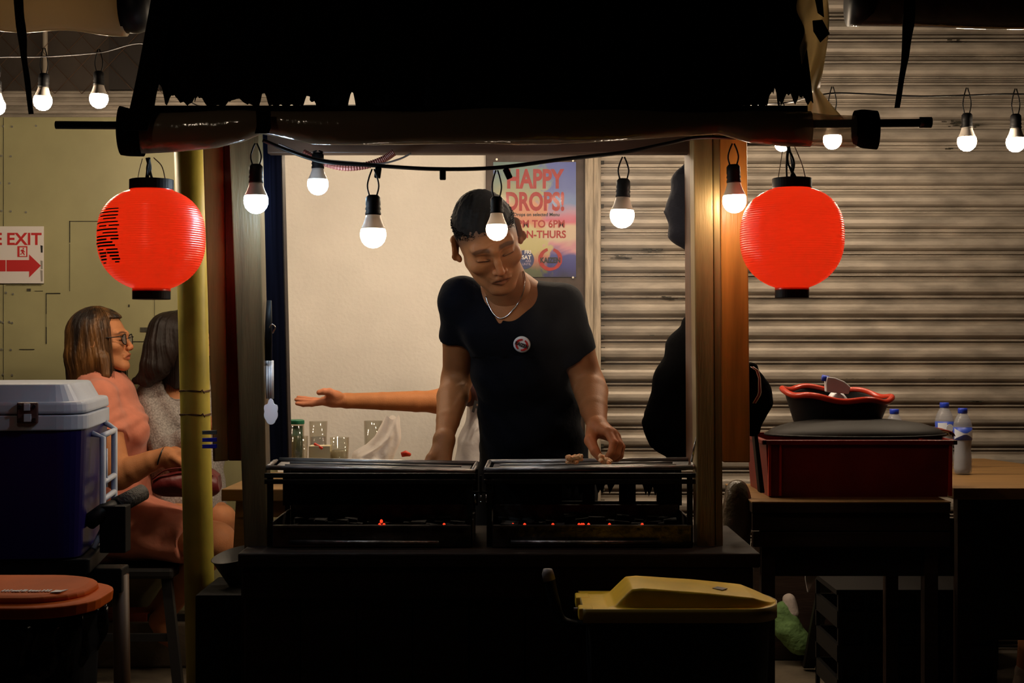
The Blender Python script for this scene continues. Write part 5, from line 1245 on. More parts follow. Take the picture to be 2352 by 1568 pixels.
MB().lathe(c, [(.0001, 0), (.03, 0), (.055, .022), (.056, .024), (.053, .024), (.028, .004), (.0001, .004)], 36).build('bowl_body', M['green_sheet'], t, smooth=True)

# food on the right tray
for k, (px, py, w, lb) in enumerate(((1318, 1057, 20, 'skewered piece of grilled meat alone on the right tray'), (1389, 1057, 15, 'piece of meat held between the fingertips of the cook'))):
    c = P(px, py, 3.31); f = Field(c - Vector((.035, .03, .03)), c + Vector((.035, .03, .03)), .0016); rr = np.random.RandomState(k)
    for _ in range(16 if k == 0 else 9): q = c + Vector((rr.uniform(-.75, .75) * w * .001, rr.uniform(-.008, .008), rr.uniform(-.5, .9) * .011)); f.ell(q, (rr.uniform(.005, .009), .007, rr.uniform(.004, .007)), .0015)
    V, F = f.mesh(); n = normals(V, F); o = from_arrays('meat_piece', V + n * (.0012 * wob(V, 300, k))[:, None], F, M['food'], None, True); tag(o, lb, 'food', 'grilled pieces on the right tray')
# tongs hanging on the left post
t = thing('tongs', 'steel tongs with scalloped tips hanging inside the left post', 'tongs', P(620, 975, 3.23)); D = 3.225
for dd, dx in ((0, 0), (.012, 3)):
    mb = MB()
    for a, b in ((612, 617), (617.5, 621.5), (622, 626)): mb.tube([P(a + 1 + dx, 828, D + .008 + dd), P(a + 1.5 + dx, 915, D - .022 + dd)], .0026, 8)
    mb.build('tong_arm', mat('brushed_arm', (.75, .75, .82), .45, .2), t, smooth=True)
def scal(D, sc=1):
    out = []
    for a in np.linspace(0, 2 * math.pi, 60, endpoint=False):
        s = math.sin(a); x = 622 + (15 + 1.3 * abs(math.sin(a * 4.0)) * 1.6) * math.cos(a) * (.62 if s > .55 else 1) * sc; y = 945 - 30 * s * sc; out.append(P(x, y, D - .024 - (y - 915) * .0005))
    return out
mb = MB().prism(scal(D), (0, .0018, 0))
mb.build('tong_head', mat('brushed_steel', (.75, .75, .82), .45, .35), t, bevel=.0006)
MB().tube([P(618, 690, D + .01), P(617, 740, D), P(616, 828, D)], [.006, .008, .0085], 10, flat=.5).build('tong_handle', M['black_plastic'], t, smooth=True)
MB().tube(crv([P(618, 752, D - .01), P(625, 745, D - .012), P(632, 752, D - .01), P(626, 765, D - .01)], 6), .0016, 6).build('hanging_loop', M['steel'], t, smooth=True)
# blue pegs left of the side board
for k, (px, py, m_, lb) in enumerate(((478, 991, 'grey_ink', 'grey peg clipped to the edge of the left side board'), (478, 1008, 'blue_plastic', 'upper blue peg clipped to the left side board'), (479, 1023, 'blue_plastic', 'lower blue peg clipped to the left side board'))):
    t = thing('clothes_peg', lb, 'peg', P(px, py, 3.30), 'pegs on the left side board')
    for dz in (0, .0045): MB().prism([P(464, py - 2, 3.295) - Vector((0, 0, dz)), P(497, py - 3, 3.295) - Vector((0, 0, dz)), P(497, py + 2, 3.295) - Vector((0, 0, dz)), P(464, py + 2, 3.295) - Vector((0, 0, dz))], (0, .010, 0)).build('jaw', M[m_], t, bevel=.0008)
# steel skewer at right
tag(MB().tube([P(1588, 1060, 3.22), P(1593, 1035, 3.215), P(1599, 1004, 3.21)], [.0030, .0028, .0012], 8).build('knife_blade', M['steel'], smooth=True), 'thin bright steel skewer leaning on the right tray end', 'skewer')

# cloth things hanging behind the right post
def blob(name, label, cat, prims, m, pts, pad=.05, h=.004, amp=.008, sc=16, seed=1, stretch=(1, 1, .4)):
    lo, hi = fbox(pts, pad); f = Field(lo, hi, h); prims(f); V, F = f.mesh(); n = normals(V, F); V = V + n * (amp * wob(V * np.array(stretch), sc, seed))[:, None]
    o = from_arrays(name, V, F, m, None, True); return tag(o, label, cat)
def p1(f):
    f.loft([(P(1592, 365, 3.5), UX, UY, .012, .02), (P(1580, 420, 3.5), UX, UY, .035, .03), (P(1575, 480, 3.5), UX, UY, .048, .04), (P(1578, 530, 3.5), UX, UY, .044, .035), (P(1592, 572, 3.5), UX, UY, .02, .02)], .02); f.cap(P(1540, 500, 3.5), P(1522, 486, 3.5), .010, .002, .01)
blob('cloth_bag', 'dark blue cloth bag hanging behind top of the right post', 'bag', p1, M['blue_cloth'], [P(1522, 360, 3.5), P(1640, 575, 3.5)])
def p2(f):
    f.loft([(P(1592, 752, 3.6), UX, UY, .030, .03), (P(1582, 800, 3.6), UX, UY, .052, .04), (P(1570, 880, 3.6), UX, UY, .068, .05), (P(1556, 960, 3.6), UX, UY, .078, .05), (P(1566, 985, 3.6), UX, UY, .070, .04), (P(1585, 1050, 3.6), UX, UY, .045, .03)], .02)
    for a, b in (((1492, 970), (1500, 1020)), ((1500, 975), (1512, 1027)), ((1520, 980), (1528, 1016)), ((1535, 1000), (1540, 1056))): f.cap(P(*a, 3.6), P(*b, 3.6), .014, .0035, .004)
blob('black_garment', 'long black garment with frayed hem hanging behind the right post', 'garment', p2, M['black_cloth'], [P(1480, 750, 3.6), P(1640, 1065, 3.6)])
jk = thing('striped_jacket', 'black jacket with white and red striped trim hanging right of the post', 'jacket', P(1735, 990, 3.5))
f = Field(*fbox([P(1700, 835, 3.5), P(1775, 995, 3.5)], .05), .004); f.loft([(P(1715, 850, 3.5), UX, UY, .03, .02), (P(1722, 900, 3.5), UX, UY, .045, .035), (P(1725, 930, 3.5), UX, UY, .047, .035), (P(1726, 985, 3.5), UX, UY, .022, .02)], .02)
cloth('jacket_body', f, M['black_cloth'], jk, .004, 25, 2)
for off, m_ in ((0, 'white_ink'), (3.2, 'stripe_red'), (6.4, 'white_ink')):
    MB().tube([P(1724 + off, 842, 3.455), P(1736 + off * .9, 850, 3.448), P(1742 + off * .7, 868, 3.447), P(1742 + off, 900, 3.445), P(1740 + off, 908, 3.445), P(1729 + off, 926, 3.448)], .0017, 6, flat=.5).build('trim_stripe', M[m_], jk, smooth=True)
tag(MB().prism([P(1722, 900, 3.50), P(1729, 900, 3.50), P(1757, 1132, 3.66), P(1746, 1132, 3.66)], (.0, .04, 0)).build('leaning_board', M['dark_wood'], bevel=.002), 'narrow dark board leaning between the post and the red crate', 'board')
blob('clear_bag', 'crumpled clear plastic bag behind foot of the right post', 'bag', lambda f: f.ell(P(1690, 1180, 3.75), (.04, .03, .08), 0), M['bag_clear'], [P(1650, 1100, 3.75), P(1730, 1270, 3.75)], amp=.012, sc=24)
t = thing('steel_basin', 'steel basin standing low behind the left post', 'basin', P(560, 1335, 3.75)); c = P(560, 1335, 3.75)
MB().lathe(c, [(.0001, 0), (.04, 0), (.066, .075), (.069, .077), (.066, .078), (.039, .006), (.0001, .005)], 36, Euler((R(10), R(-12), 0)).to_matrix()).build('basin_body', mat('dull_steel', (.07, .068, .065), .5, .5), t, smooth=True)
tag(MB().box((c.x - .1, 3.62, 0), (c.x + .12, 3.9, c.z - .012)).build('low_box', M['black_soft'], bevel=.006), 'low black box under the steel basin', 'box')

# ================================================================== RIGHT: TABLES, CRATE, BOTTLES
tA = thing('table', 'dark table under the red crate right of the stall', 'table', (X(1950, 3.8), 3.86, 0)); xa = X(1727, 3.66); xb = X(2185, 3.66)
MB().prism([(xa, 3.66, .748), (xb, 3.66, .748), (xb, 4.12, .748), (xa, 4.12, .748)], (0, 0, -.004)).build('table_top', M['table_wood'], tA, bevel=.001)
MB().box((xa + .001, 3.661, .718), (xb - .001, 4.119, .7435)).build('top_frame', M['dark_wood'], tA, bevel=.002)
MB().box((xa + .03, 3.70, .55), (xb + .02, 3.712, .70)).build('dark_fill_board', M['black_metal'], tA)  # dark board added so the space below this table stays black
MB().box((xa + .004, 3.672, .672), (xb, 3.69, .716)).build('apron', M['dark_wood'], tA); MB().box((xa + .004, 3.668, .63), (xb, 3.69, .668)).build('apron', M['dark_wood'], tA, bevel=.002)
for xx in (xa + .03, xb - .06):
    for yy in (3.69, 4.07): MB().box((xx, yy, 0), (xx + .035, yy + .035, .716)).build('leg', M['dark_wood'], tA)
tB = thing('table', 'plain brown table at the right edge under the water bottle', 'table', (X(2300, 4.5), 4.5, 0)); xc = X(2188, 4.0)
MB().prism([(xc, 3.99, .749), (X(2700, 4.0), 3.99, .749), (1.74, 4.72, .749), (1.66, 5.0, .749), (xc, 5.0, .749)], (0, 0, -.032)).build('table_top', M['table_wood'], tB, bevel=.002)
for xx, yy in ((xc + .03, 4.05), (1.9, 4.05), (xc + .03, 4.9), (1.58, 4.8)): MB().box((xx, yy, 0), (xx + .04, yy + .04, .716)).build('leg', M['dark_wood'], tB)
D = 3.76; cr = thing('red_crate', 'large red plastic crate standing on the dark right table', 'crate', (X(1970, D), 3.9, .749)); a, b = X(1760, D), X(2186, D); zt = Z(1010, D); cy0, cy1 = D, D + .31
def cbox(x0, x1, y0, y1, z0, z1, ins):
    V = [(x0 + ins, y0 + ins, z0), (x1 - ins, y0 + ins, z0), (x1 - ins, y1 - ins, z0), (x0 + ins, y1 - ins, z0), (x0, y0, z1), (x1, y0, z1), (x1, y1, z1), (x0, y1, z1)]
    return V
mb = MB(); mb.add(cbox(a, b, cy0, cy1, .7495, zt, .010), [(0, 3, 2, 1), (0, 1, 5, 4), (1, 2, 6, 5), (2, 3, 7, 6), (3, 0, 4, 7)]); mb.build('crate_body', M['crate_red'], cr, solid=.004)
mb = MB(); w = .012
for q in (((a - w, cy0 - w, zt - .012), (b + w, cy0, zt)), ((a - w, cy1, zt - .012), (b + w, cy1 + w, zt)), ((a - w, cy0 - w, zt - .012), (a, cy1 + w, zt)), ((b, cy0 - w, zt - .012), (b + w, cy1 + w, zt))): mb.box(*q)
mb.build('crate_rim', M['crate_red'], cr, bevel=.002)
for q in ((a + .001, a + .008), (a + .030, a + .036), (b - .012, b - .004)): MB().box((q[0] + .004, cy0 - .006, .752), (q[1] + .004, cy0 + .008, zt - .01)).build('lit_crate_rib', M['lit_crate_rib'], cr, bevel=.001)
# dark oval lid in the crate
c = Vector((X(1965, 3.92), 3.925, zt + .004)); t = thing('pan_lid', 'large dark domed lid lying over the red crate', 'lid', c)
MB().lathe(c, [(1.0, -.002), (1.0, .003), (.93, .016), (.75, .030), (.45, .040), (.0001, .044)], 56, sq=(.245, .150)).build('lid_dome', mat('smoked_dark_lid', (.010, .007, .005), .6, spec=.3), t, smooth=True, solid=.002)
MB().tube([c + Vector((.247 * math.cos(q), .152 * math.sin(q), .001)) for q in [2 * math.pi * k / 64 for k in range(64)]], .0035, 8, closed=True).build('lid_rim', M['black_metal'], t, smooth=True)
for k in range(1):
    t = thing('wire_basket', 'red glossy ridged basket in the right end of the crate', 'basket', P(2140, 1005, 3.95)); c = Vector((X(2138, 3.98), 3.98, zt - .002))
    MB().grid(40, 12, lambda u, v: c + Vector(((u - .5) * .105, (v - .5) * .10, .018 * math.sin(math.pi * min(1, max(0, u))) ** .4 + .0035 * math.sin(v * 26)))).build('ridged_top', mat('wet_red_plastic', (.28, .03, .02), .12, coat=.5), t, smooth=True, solid=.002)
tag(MB().box(P(2074, 994, 4.06), P(2098, 983, 4.10)).build('white_carton', M['label_white'], bevel=.001), 'small white carton corner behind the domed lid', 'carton')
# basin with wavy red rim
D = 4.02; c = Vector((X(1922, D), D, Z(972, D))); t = thing('basin', 'deep dark basin with wavy red rim on top of the lid', 'basin', c)
def rim(a, k=1, dz=0):
    r = .150 * (1 + .02 * math.cos(6 * a + .6)) * k; z = .082 + .0045 * math.cos(6 * a + .6) - .010 * math.cos(a) + dz + .012 * math.sin(a); return c + Vector((r * math.cos(a) * 1.0, r * .8 * math.sin(a), z))
mb = MB(); n = 84; rows = []
for k, tt in enumerate(np.linspace(0, 1, 10)):
    for i in range(n):
        a = 2 * math.pi * i / n; top = rim(a, .97); bot = c + Vector((.118 * math.cos(a), .095 * math.sin(a), 0)); rows.append(bot.lerp(top, tt))
mb.add(rows, [(k * n + i, k * n + (i + 1) % n, (k + 1) * n + (i + 1) % n, (k + 1) * n + i) for k in range(9) for i in range(n)] + [tuple(range(n))[::-1]])
mb.build('basin_wall', M['black_plastic'], t, smooth=True, solid=.003)
MB().tube([rim(2 * math.pi * i / n) for i in range(n)], .0085, 10, closed=True).build('basin_rim', M['basin_red'], t, smooth=True)
t = thing('spray_bottle', 'white spray bottle head with blue nozzle lying in the basin', 'bottle', P(1920, 885, 4.0)); D = 3.98
MB().prism([P(1900, 865, D), P(1918, 867, D), P(1940, 876, D), P(1954, 888, D), P(1950, 905, D), P(1898, 900, D), P(1897, 880, D)], (0, .025, 0)).build('spray_head', M['badge_white'], t, bevel=.003)
MB().tube([P(1903, 870, D + .012), P(1888, 867, D + .012)], [.0085, .0085], 12).build('nozzle', M['cap_blue'], t, smooth=True)
MB().lathe(c + Vector((-.0, 0, .01)), [(.0001, 0), (.03, 0), (.03, .06), (.014, .08), (.0001, .08)], 20).build('bottle_body', M['badge_white'], t, smooth=True)
# water bottles
def bottle(px, D, cap_py, wpx, label, kind, tilt=0):
    zc = Z(cap_py, D); z0 = .7505; H = zc - z0; r = wpx / 2 * D / FPX; c = Vector((X(px, D), D, z0)); t = thing('water_bottle', label, 'bottle', c, 'clear water bottles on the right table')
    MB().lathe(c, [(.0001, .004), (r * .75, 0), (r * .96, .006), (r, .02), (r * .96, H * .15), (r, H * .20), (r * .96, H * .26), (r * .88, H * .38), (r * .95, H * .50), (r, H * .54), (r, H * .70), (r * .99, H * .74), (r * .85, H * .82), (r * .55, H * .90), (r * .44, H * .92), (r * .44, H * .96)], 36).build('bottle_wall', M['pet'], t, smooth=True)
    MB().lathe(c, [(.0001, .005), (r * .74, .004), (r * .92, .02), (r * .85, H * .38), (r * .93, H * .5), (r * .95, H * (.62 if kind else .5)), (.0001, H * (.62 if kind else .5))], 30).build('water', M['frost'], t, smooth=True)
    MB().lathe(c, [(r * 1.012, H * .52), (r * 1.012, H * .71)], 36).build('label', M['label_blue'], t, smooth=True)
    mb = MB(); V = []; n = 24
    for s_, (ya, yb) in ((0, (.56, .67)),):
        for i in range(n + 1):
            a = R(-165 + 150 * i / n) if kind == 2 else R(-150 + 60 * i / n); u = abs(i / n - .5) * 2 if kind == 2 else .9
            for zz in (H * (.615 - .085 * max(u, .12)), H * (.615 + .085 * max(u, .12))): V.append(c + Vector((r * 1.02 * math.cos(a), r * 1.02 * math.sin(a), zz)))
    mb.add(V, [(2 * i, 2 * i + 1, 2 * i + 3, 2 * i + 2) for i in range(n)]); mb.build('label_print', M['label_white'], t, smooth=True)
    MB().lathe(c, [(.0001, H), (r * .48, H), (r * .51, H - .003), (r * .51, H * .925), (r * .46, H * .92)], 28).build('cap', M['cap_blue'], t, smooth=True)
    if kind == 1:
        MB().lathe(c + Vector((.3 * r, -r * .985, H * .615)), [(.0001, 0), (r * .45, 0), (r * .45, .0012), (.0001, .0012)], 20, Euler((R(90), 0, R(17))).to_matrix()).build('label_emblem', M['label_white'], t)
bottle(2211, 4.40, 937, 42, 'water bottle with blue label nearest the right edge, fully visible', 2)
bottle(2169, 4.62, 924, 41, 'water bottle with blue label half hidden by crate, second from right', 1)
bottle(2054, 4.48, 939, 41, 'water bottle showing only neck and cap beside the basin', 1)

# below the right table
MB().box((xc + .06, 4.10, .30), (2.1, 4.115, .715)).build('dark_fill_board', M['black_metal'], tB)  # another dark board added for the darkness under the second table
sc_ = thing('black_crate', 'ribbed black plastic crate on the floor under the right tables', 'crate', (X(2090, 4.3), 4.3, 0)); D = 4.16; a, b = X(1925, D), X(2290, D)
mb = MB(); 
for yy in (D, D + .30):
    for k in range(4): mb.box((a, yy, .02 + k * .10), (b, yy + .012, .07 + k * .10))
    for k in range(7): xx = a + (b - a - .012) * k / 6; mb.box((xx, yy - .001, .0), (xx + .012, yy + .013, .42))
for xx in (a, b - .012):
    for k in range(4): mb.box((xx, D, .02 + k * .10), (xx + .012, D + .31, .07 + k * .10))
mb.box((a + .004, D + .013, .01), (b - .004, D + .02, .42)); mb.box((a - .006, D - .006, .42), (b + .006, D + .318, .435)); mb.build('crate_body', M['black_plastic'], sc_)
sh_ = thing('green_shoe', 'green fabric shoe standing on its toe beside dark table leg', 'shoe', P(1850, 1510, 5.10)); D = 5.08
f = Field(*fbox([P(1780, 1390, D), P(1880, 1515, D)], .08), .004); f.chain([P(1797, 1405, D), P(1807, 1440, D), P(1835, 1474, D), P(1862, 1490, D)], [.034, .050, .046, .028], .02); f.cap(P(1800, 1400, D), P(1812, 1420, D), .03, .03, .01); cloth('shoe_upper', f, M['shoe_green'], sh_, .003, 50, 2)
f = Field(*fbox([P(1780, 1360, D), P(1830, 1420, D)], .05), .004); f.cap(P(1812, 1378, D), P(1816, 1405, D), .024, .030, .01); cloth('sock', f, M['shoe_white'], sh_, .003, 40, 3)
tag(MB().prism([P(1850, 1306, 3.715), P(1887, 1306, 3.715), P(1868, 1340, 3.715), P(1856, 1362, 3.715), P(1850, 1330, 3.715)], (0, .012, 0)).build('pale_cloth', M['white_cloth'], bevel=.003), 'small pale cloth corner hanging in the dark under the table', 'cloth')
ds = thing('folding_chair', 'dark folding chair under the right table beside the green shoe', 'chair', (X(1870, 4.9), 4.9, 0))
MB().prism([P(1890, 1290, 4.7), P(1925, 1290, 4.7), P(1872, 1535, 5.0) , P(1846, 1535, 5.0)], (0, .03, 0)).build('leg', M['black_metal'], ds, bevel=.003)
MB().box((X(1890, 4.7) - .02, 4.66, Z(1300, 4.7)), (X(1890, 4.7) + .36, 4.98, Z(1300, 4.7) + .03)).build('seat', M['black_metal'], ds, bevel=.004)
tag(MB().box((X(1950, 5.0), 5.02, 0), (X(2300, 5.0), 5.2, .40)).build('dark_fill_box', M['black_soft'], bevel=.01), 'black box added to keep the shutter dark under the right tables', 'box')  # added as a dark filler in front of the shutter
tag(MB().box((X(1735, 5.15), 5.17, .001), (X(1925, 5.15), 5.25, .42)).build('shade_board', M['dark_wood'], bevel=.004), 'dark board added to keep the shutter dark behind the green shoe', 'board')  # added to make the background of the shoe dark

# stools of the seated people
def stool(c, h, label, m, w=.15, parent=None):
    t = thing('stool', label, 'stool', (c[0], c[1], 0), 'stools of the diners')
    MB().box((c[0] - w, c[1] - w, h - .035), (c[0] + w, c[1] + w, h)).build('seat', m, t, bevel=.01)
    for sx in (-1, 1):
        for sy in (-1, 1): MB().prism([(c[0] + sx * (w - .03) - .016, c[1] + sy * (w - .03), h - .03), (c[0] + sx * (w - .03) + .016, c[1] + sy * (w - .03), h - .03), (c[0] + sx * (w + .02) + .016, c[1] + sy * (w + .01), 0), (c[0] + sx * (w + .02) - .016, c[1] + sy * (w + .01), 0)], (0, .03 * -sy, 0)).build('leg', m, t)
    for sy in (-1, 1): MB().box((c[0] - w, c[1] + sy * (w - .02) - .008, .16), (c[0] + w, c[1] + sy * (w - .02) + .008, .185)).build('stretcher', m, t)
stool((X(300, 4.92), 4.92), Z(1262, 4.96) - .03, 'black stool under the person in pink', M['stool'], .19)
stool((X(425, 5.1), 5.1), .45, 'black stool under the person in grey', M['stool'], .11) if False else None
stool((X(1186, 4.85), 4.85), .50, 'stool under the person behind the cook', M['chair_red'], .15)
stool((X(2480, 4.7) + .03, 4.72), .39, 'stool under the person at the right edge', M['stool'], .15)
bn = thing('bench', 'low dark red wooden bench near the floor behind the brown leg', 'bench', (X(320, 5.0), 5.05, 0))
MB().box((X(225, 5.15), 5.08, .10), (X(350, 5.15), 5.2, .19)).build('bench_plank', M['chair_red'], bn, bevel=.004)
for px in (235, 340): MB().box((X(px, 5.15) - .015, 5.1, 0), (X(px, 5.15) + .015, 5.18, .10)).build('leg', M['chair_red'], bn)

# ================================================================== LEFT: COOLER ON ITS STAND, ORANGE BIN
CR = Matrix.Rotation(R(8), 4, 'Z'); KS = 1.27; CO = Vector((X(190, 3.3), 3.3, Z(988, 3.3) - .235 * KS)) 
ck = thing('cool_box', 'blue cool box with white lid, white ladder handle and brown latch', 'cool box', CO)
def cl(x, y, z): return CO + (CR @ (Vector((x, y, z)) * KS))
def rbox(x0, x1, y0, y1, z0, z1, r, i0=0, i1=0, seg=6):
    """rounded-corner vertical box; i0/i1 = inset at the bottom/top"""
    V = []; 
    for z, ins in ((z0, i0), (z1, i1)):
        for cx, cy, a0 in ((x1 - r, y0 + r, -90), (x1 - r, y1 - r, 0), (x0 + r, y1 - r, 90), (x0 + r, y0 + r, 180)):
            for k in range(seg + 1):
                a = R(a0 + 90 * k / seg); rr_ = r - ins; V.append(cl(cx + rr_ * math.cos(a), cy + rr_ * math.sin(a), z))
    n = len(V) // 2
    return V, [tuple(range(n))[::-1], tuple(range(n, 2 * n))] + [(i, (i + 1) % n, n + (i + 1) % n, n + i) for i in range(n)]
W_ = .62; Dp = .36; zb = .235
MB().add(*rbox(-W_, 0, 0, Dp, 0, zb, .045, .008, 0)).build('cooler_body', M['cooler_blue'], ck, smooth=False, bevel=.002)
MB().add(*rbox(-W_ - .004, .004, -.004, Dp + .004, zb, zb + .028, .05)).build('body_rim', M['cooler_white'], ck, bevel=.003)
lid = MB(); lid.add(*rbox(-W_ - .004, .004, -.004, Dp + .004, zb + .030, zb + .052, .05, 0, .003)); lid = lid.build('cooler_lid', M['cooler_white'], ck, bevel=.007, seg=3)
MB().add(*rbox(-W_ + .012, -.012, .012, Dp - .012, zb + .048, zb + .084, .05, 0, .020)).build('lid_top', M['cooler_white'], ck, bevel=.005, seg=3)
LX = .033; lt = MB(); lt.box((-.147 + LX, -.012, zb + .014), (-.110 + LX, -.003, zb + .052)); lt.V = [cl(*v) for v in lt.V]; lt = lt.build('latch', M['latch'], ck, bevel=.003)
mb = MB(); mb.box((-.134 + LX, -.016, zb + .037), (-.123 + LX, -.011, zb + .050)); mb.box((-.134 + LX, -.016, zb + .017), (-.121 + LX, -.011, zb + .031)); mb.V = [cl(*v) for v in mb.V]; mb.build('latch_tongue', M['cooler_white'], lt, bevel=.001)
mb = MB()
for xx, zz in ((-.141, .045), (-.116, .045), (-.141, .021), (-.116, .021)): mb.tube([cl(xx + LX, -.0165, zb + zz), cl(xx + LX, -.011, zb + zz)], .004, 10)
mb.build('screw', M['steel'], lt)
mb = MB(); xo = .020
ya, yb = .11, .27
P2 = lambda y, z: cl(xo, y, z)
mb.tube([cl(0, ya, .222), P2(ya, .215), P2(ya, .04), cl(.006, ya - .02, .006)], .0075, 10); mb.tube([cl(0, yb, .235), P2(yb, .222), P2(yb, -.005), cl(0, yb, -.03)], .0080, 10)
for z_ in (.218, .128, .095, .045): mb.tube([P2(ya, z_), P2(yb, z_)], .0070, 10)
mb.tube([P2(ya + .045, .19), P2(ya + .045, .115)], .004, 8); mb.tube([cl(.004, ya, .010), cl(.004, yb, -.002)], .007, 8)
mb.build('ladder_handle', M['cooler_white'], ck, smooth=True)
# trolley carrying it
tr = thing('trolley', 'black trolley under the cool box with ribbed grip and brown legs', 'trolley', (X(120, 3.6), 3.6, 0))
zt_ = CO.z - .003
mb = MB(); mb.add(*[(lambda q: q)(v) for v in rbox(-W_ - .05, .010, .012, Dp + .06, -.030, -.002, .01)]); mb.build('platform', M['black_plastic'], tr, bevel=.003)
MB().box((X(-150, 3.5), 3.43, zt_ - .10), (X(284, 3.45), 3.50, zt_ - .04)).build('frame', M['black_plastic'], tr, bevel=.004)
MB().tube([P(205, 1198, 3.40), P(240, 1172, 3.44), P(275, 1158, 3.48)], [.020, .019, .017], 16).build('handle_arm', M['black_plastic'], tr, smooth=True)
MB().tube([P(268, 1162, 3.47), P(328, 1130, 3.55), P(334, 1127, 3.555)], [.022, .021, .014], 20).build('grip', M['grip'], tr, smooth=True)
MB().box((X(228, 3.42), 3.42, Z(1270, 3.42)), (X(288, 3.42), 3.47, Z(1162, 3.42))).build('side_plate', M['black_plastic'], tr, bevel=.003)
for px in (273, -160):
    for yy in (3.465,): MB().tube([(X(px, 3.45), yy, zt_ - .06), (X(px + 8, 3.45), yy, 0)], .0200, 14).build('leg', M['brown_pole'], tr, smooth=True)

def wheelie(name, label, c, L, Wd, H, m, yaw, ridge, group=None):
    pass
# orange bin
ob = thing('orange_bin', 'orange-lidded bin with black bag at the lower left corner', 'bin', (X(60, 2.45), 2.45, 0))
ox1 = X(238, 2.42); ox0 = ox1 - .62; oy0, oy1 = 2.30, 2.56; zr = .730
def rr_loop(x0, x1, y0, y1, r, z, seg=7):
    out = []
    for cx, cy, a0 in ((x1 - r, y0 + r, -90), (x1 - r, y1 - r, 0), (x0 + r, y1 - r, 90), (x0 + r, y0 + r, 180)):
        for k in range(seg + 1): a = R(a0 + 90 * k / seg); out.append(Vector((cx + r * math.cos(a), cy + r * math.sin(a), z)))
    return out
def stack(loops):
    n = len(loops[0]); V = sum(loops, []); F = [tuple(range(n))[::-1], tuple(range((len(loops) - 1) * n, len(loops) * n))]
    F += [(j * n + i, j * n + (i + 1) % n, (j + 1) * n + (i + 1) % n, (j + 1) * n + i) for j in range(len(loops) - 1) for i in range(n)]; return V, F
def lp(ins, z, tilt=0): 
    q = rr_loop(ox0 + ins, ox1 - ins, oy0 + ins, oy1 - ins, .10 - ins * .5, z); return [Vector((v.x, v.y, v.z + tilt * (v.y - oy0))) for v in q]
MB().add(*stack([lp(0, zr - .020), lp(-.002, zr - .002), lp(.004, zr), lp(.018, zr + .002)])).build('lid_rim', M['orange'], ob, smooth=False, bevel=.002)
MB().add(*stack([lp(.020, zr + .001), lp(.022, zr + .010, .012), lp(.034, zr + .013, .012)])).build('lid_top', M['orange'], ob, bevel=.004, seg=3)
rrx = np.random.RandomState(12)
mb = MB(); lz = zr + .0145
for k in range(15):
    xx = X(2 + k * 7.6, 2.36); mb.box((xx, 2.36, lz), (xx + rrx.uniform(.002, .0045), 2.36 + rrx.uniform(.012, .02), lz + .0012))
mb.prism([(X(118, 2.36), 2.352, lz), (X(140, 2.36), 2.356, lz), (X(148, 2.36), 2.38, lz), (X(136, 2.36), 2.372, lz), (X(122, 2.36), 2.374, lz)], (0, 0, .0012)); mb.build('faded_lettering', M['white_ink'], ob)
MB().add(*stack([rr_loop(ox0 + .05, ox1 - .05, oy0 + .04, oy1 - .04, .07, 0.0), rr_loop(ox0 + .022, ox1 - .022, oy0 + .02, oy1 - .02, .07, zr - .021)])).build('bin_body', M['black_plastic'], ob, bevel=.003)
def bagfn(u, v):
    i = u * 3.999; lo = rr_loop(ox0 + .012, ox1 - .012, oy0 + .008, oy1 - .008, .09, 0, 12); n = len(lo); p = lo[int(u * n) % n].copy(); k = .018 * (1 - v) * math.sin(u * 90) + .010 * math.sin(u * 37 + v * 9)
    cx, cy = (ox0 + ox1) / 2, (oy0 + oy1) / 2; d = (p - Vector((cx, cy, 0))).normalized(); p += d * (k * .5 - .02 * v); p.z = zr - .028 - .12 * v - .01 * math.sin(u * 23); return p
mb = MB(); nu, nv = 104, 12; V = [bagfn(i / nu, j / (nv - 1)) for j in range(nv) for i in range(nu)]
mb.add(V, [(j * nu + i, j * nu + (i + 1) % nu, (j + 1) * nu + (i + 1) % nu, (j + 1) * nu + i) for j in range(nv - 1) for i in range(nu)]); mb.build('bin_bag', M['bag_black'], ob, smooth=True, solid=.001)

# yellow-lidded bin
yb_ = thing('yellow_bin', 'black wheeled bin with yellow domed lid in front of the stall', 'bin', (X(1550, 2.86), 2.86, 0))
bx0, bx1 = X(1337, 2.80), X(1778, 2.86); by0, by1 = 2.745, 2.945; zr = Z(1398, 2.75)
Lb = bx1 - bx0
def hw(u): # half width of the rim along the length
    e = 1 - max(0, (u - .80) / .20) ** 2.3; return .5 * (by1 - by0) * max(.0, e) ** .5 if u < 1 else 0
cyb = (by0 + by1) / 2
def ylid(u, v):
    x = bx0 + Lb * u; s = 2 * v - 1; h_ = hw(min(u, .9995)); y = cyb + s * h_
    rise = np.interp(u, [0, .12, .16, .245, .30, .60, .85, .955, 1], [0, 0, .003, .032, .034, .026, .017, .004, 0])
    edge = (1 - abs(s)) * h_; ins = .012 + .012 * max(0, .3 - abs(u - .3)); k = min(1, max(0, (edge - ins) / .010)); k = k * k * (3 - 2 * k)
    crownz = .006 * (1 - s * s)
    return Vector((x, y, zr + rise * k + crownz * k * min(1, rise * 40)))
nu, nv = 150, 90; top = [ylid(i / (nu - 1), j / (nv - 1)) for j in range(nv) for i in range(nu)]
MB().add(top, [(j * nu + i, j * nu + i + 1, (j + 1) * nu + i + 1, (j + 1) * nu + i) for j in range(nv - 1) for i in range(nu - 1)]).build('lid', M['yellow'], yb_, smooth=True)
def skirtl(u, side): return Vector((bx0 + Lb * u, cyb + side * (hw(min(u, .9995)) + .001), zr))
loop = [skirtl(k / 60, -1) for k in range(61)] + [skirtl(1 - k / 60, 1) for k in range(61)]
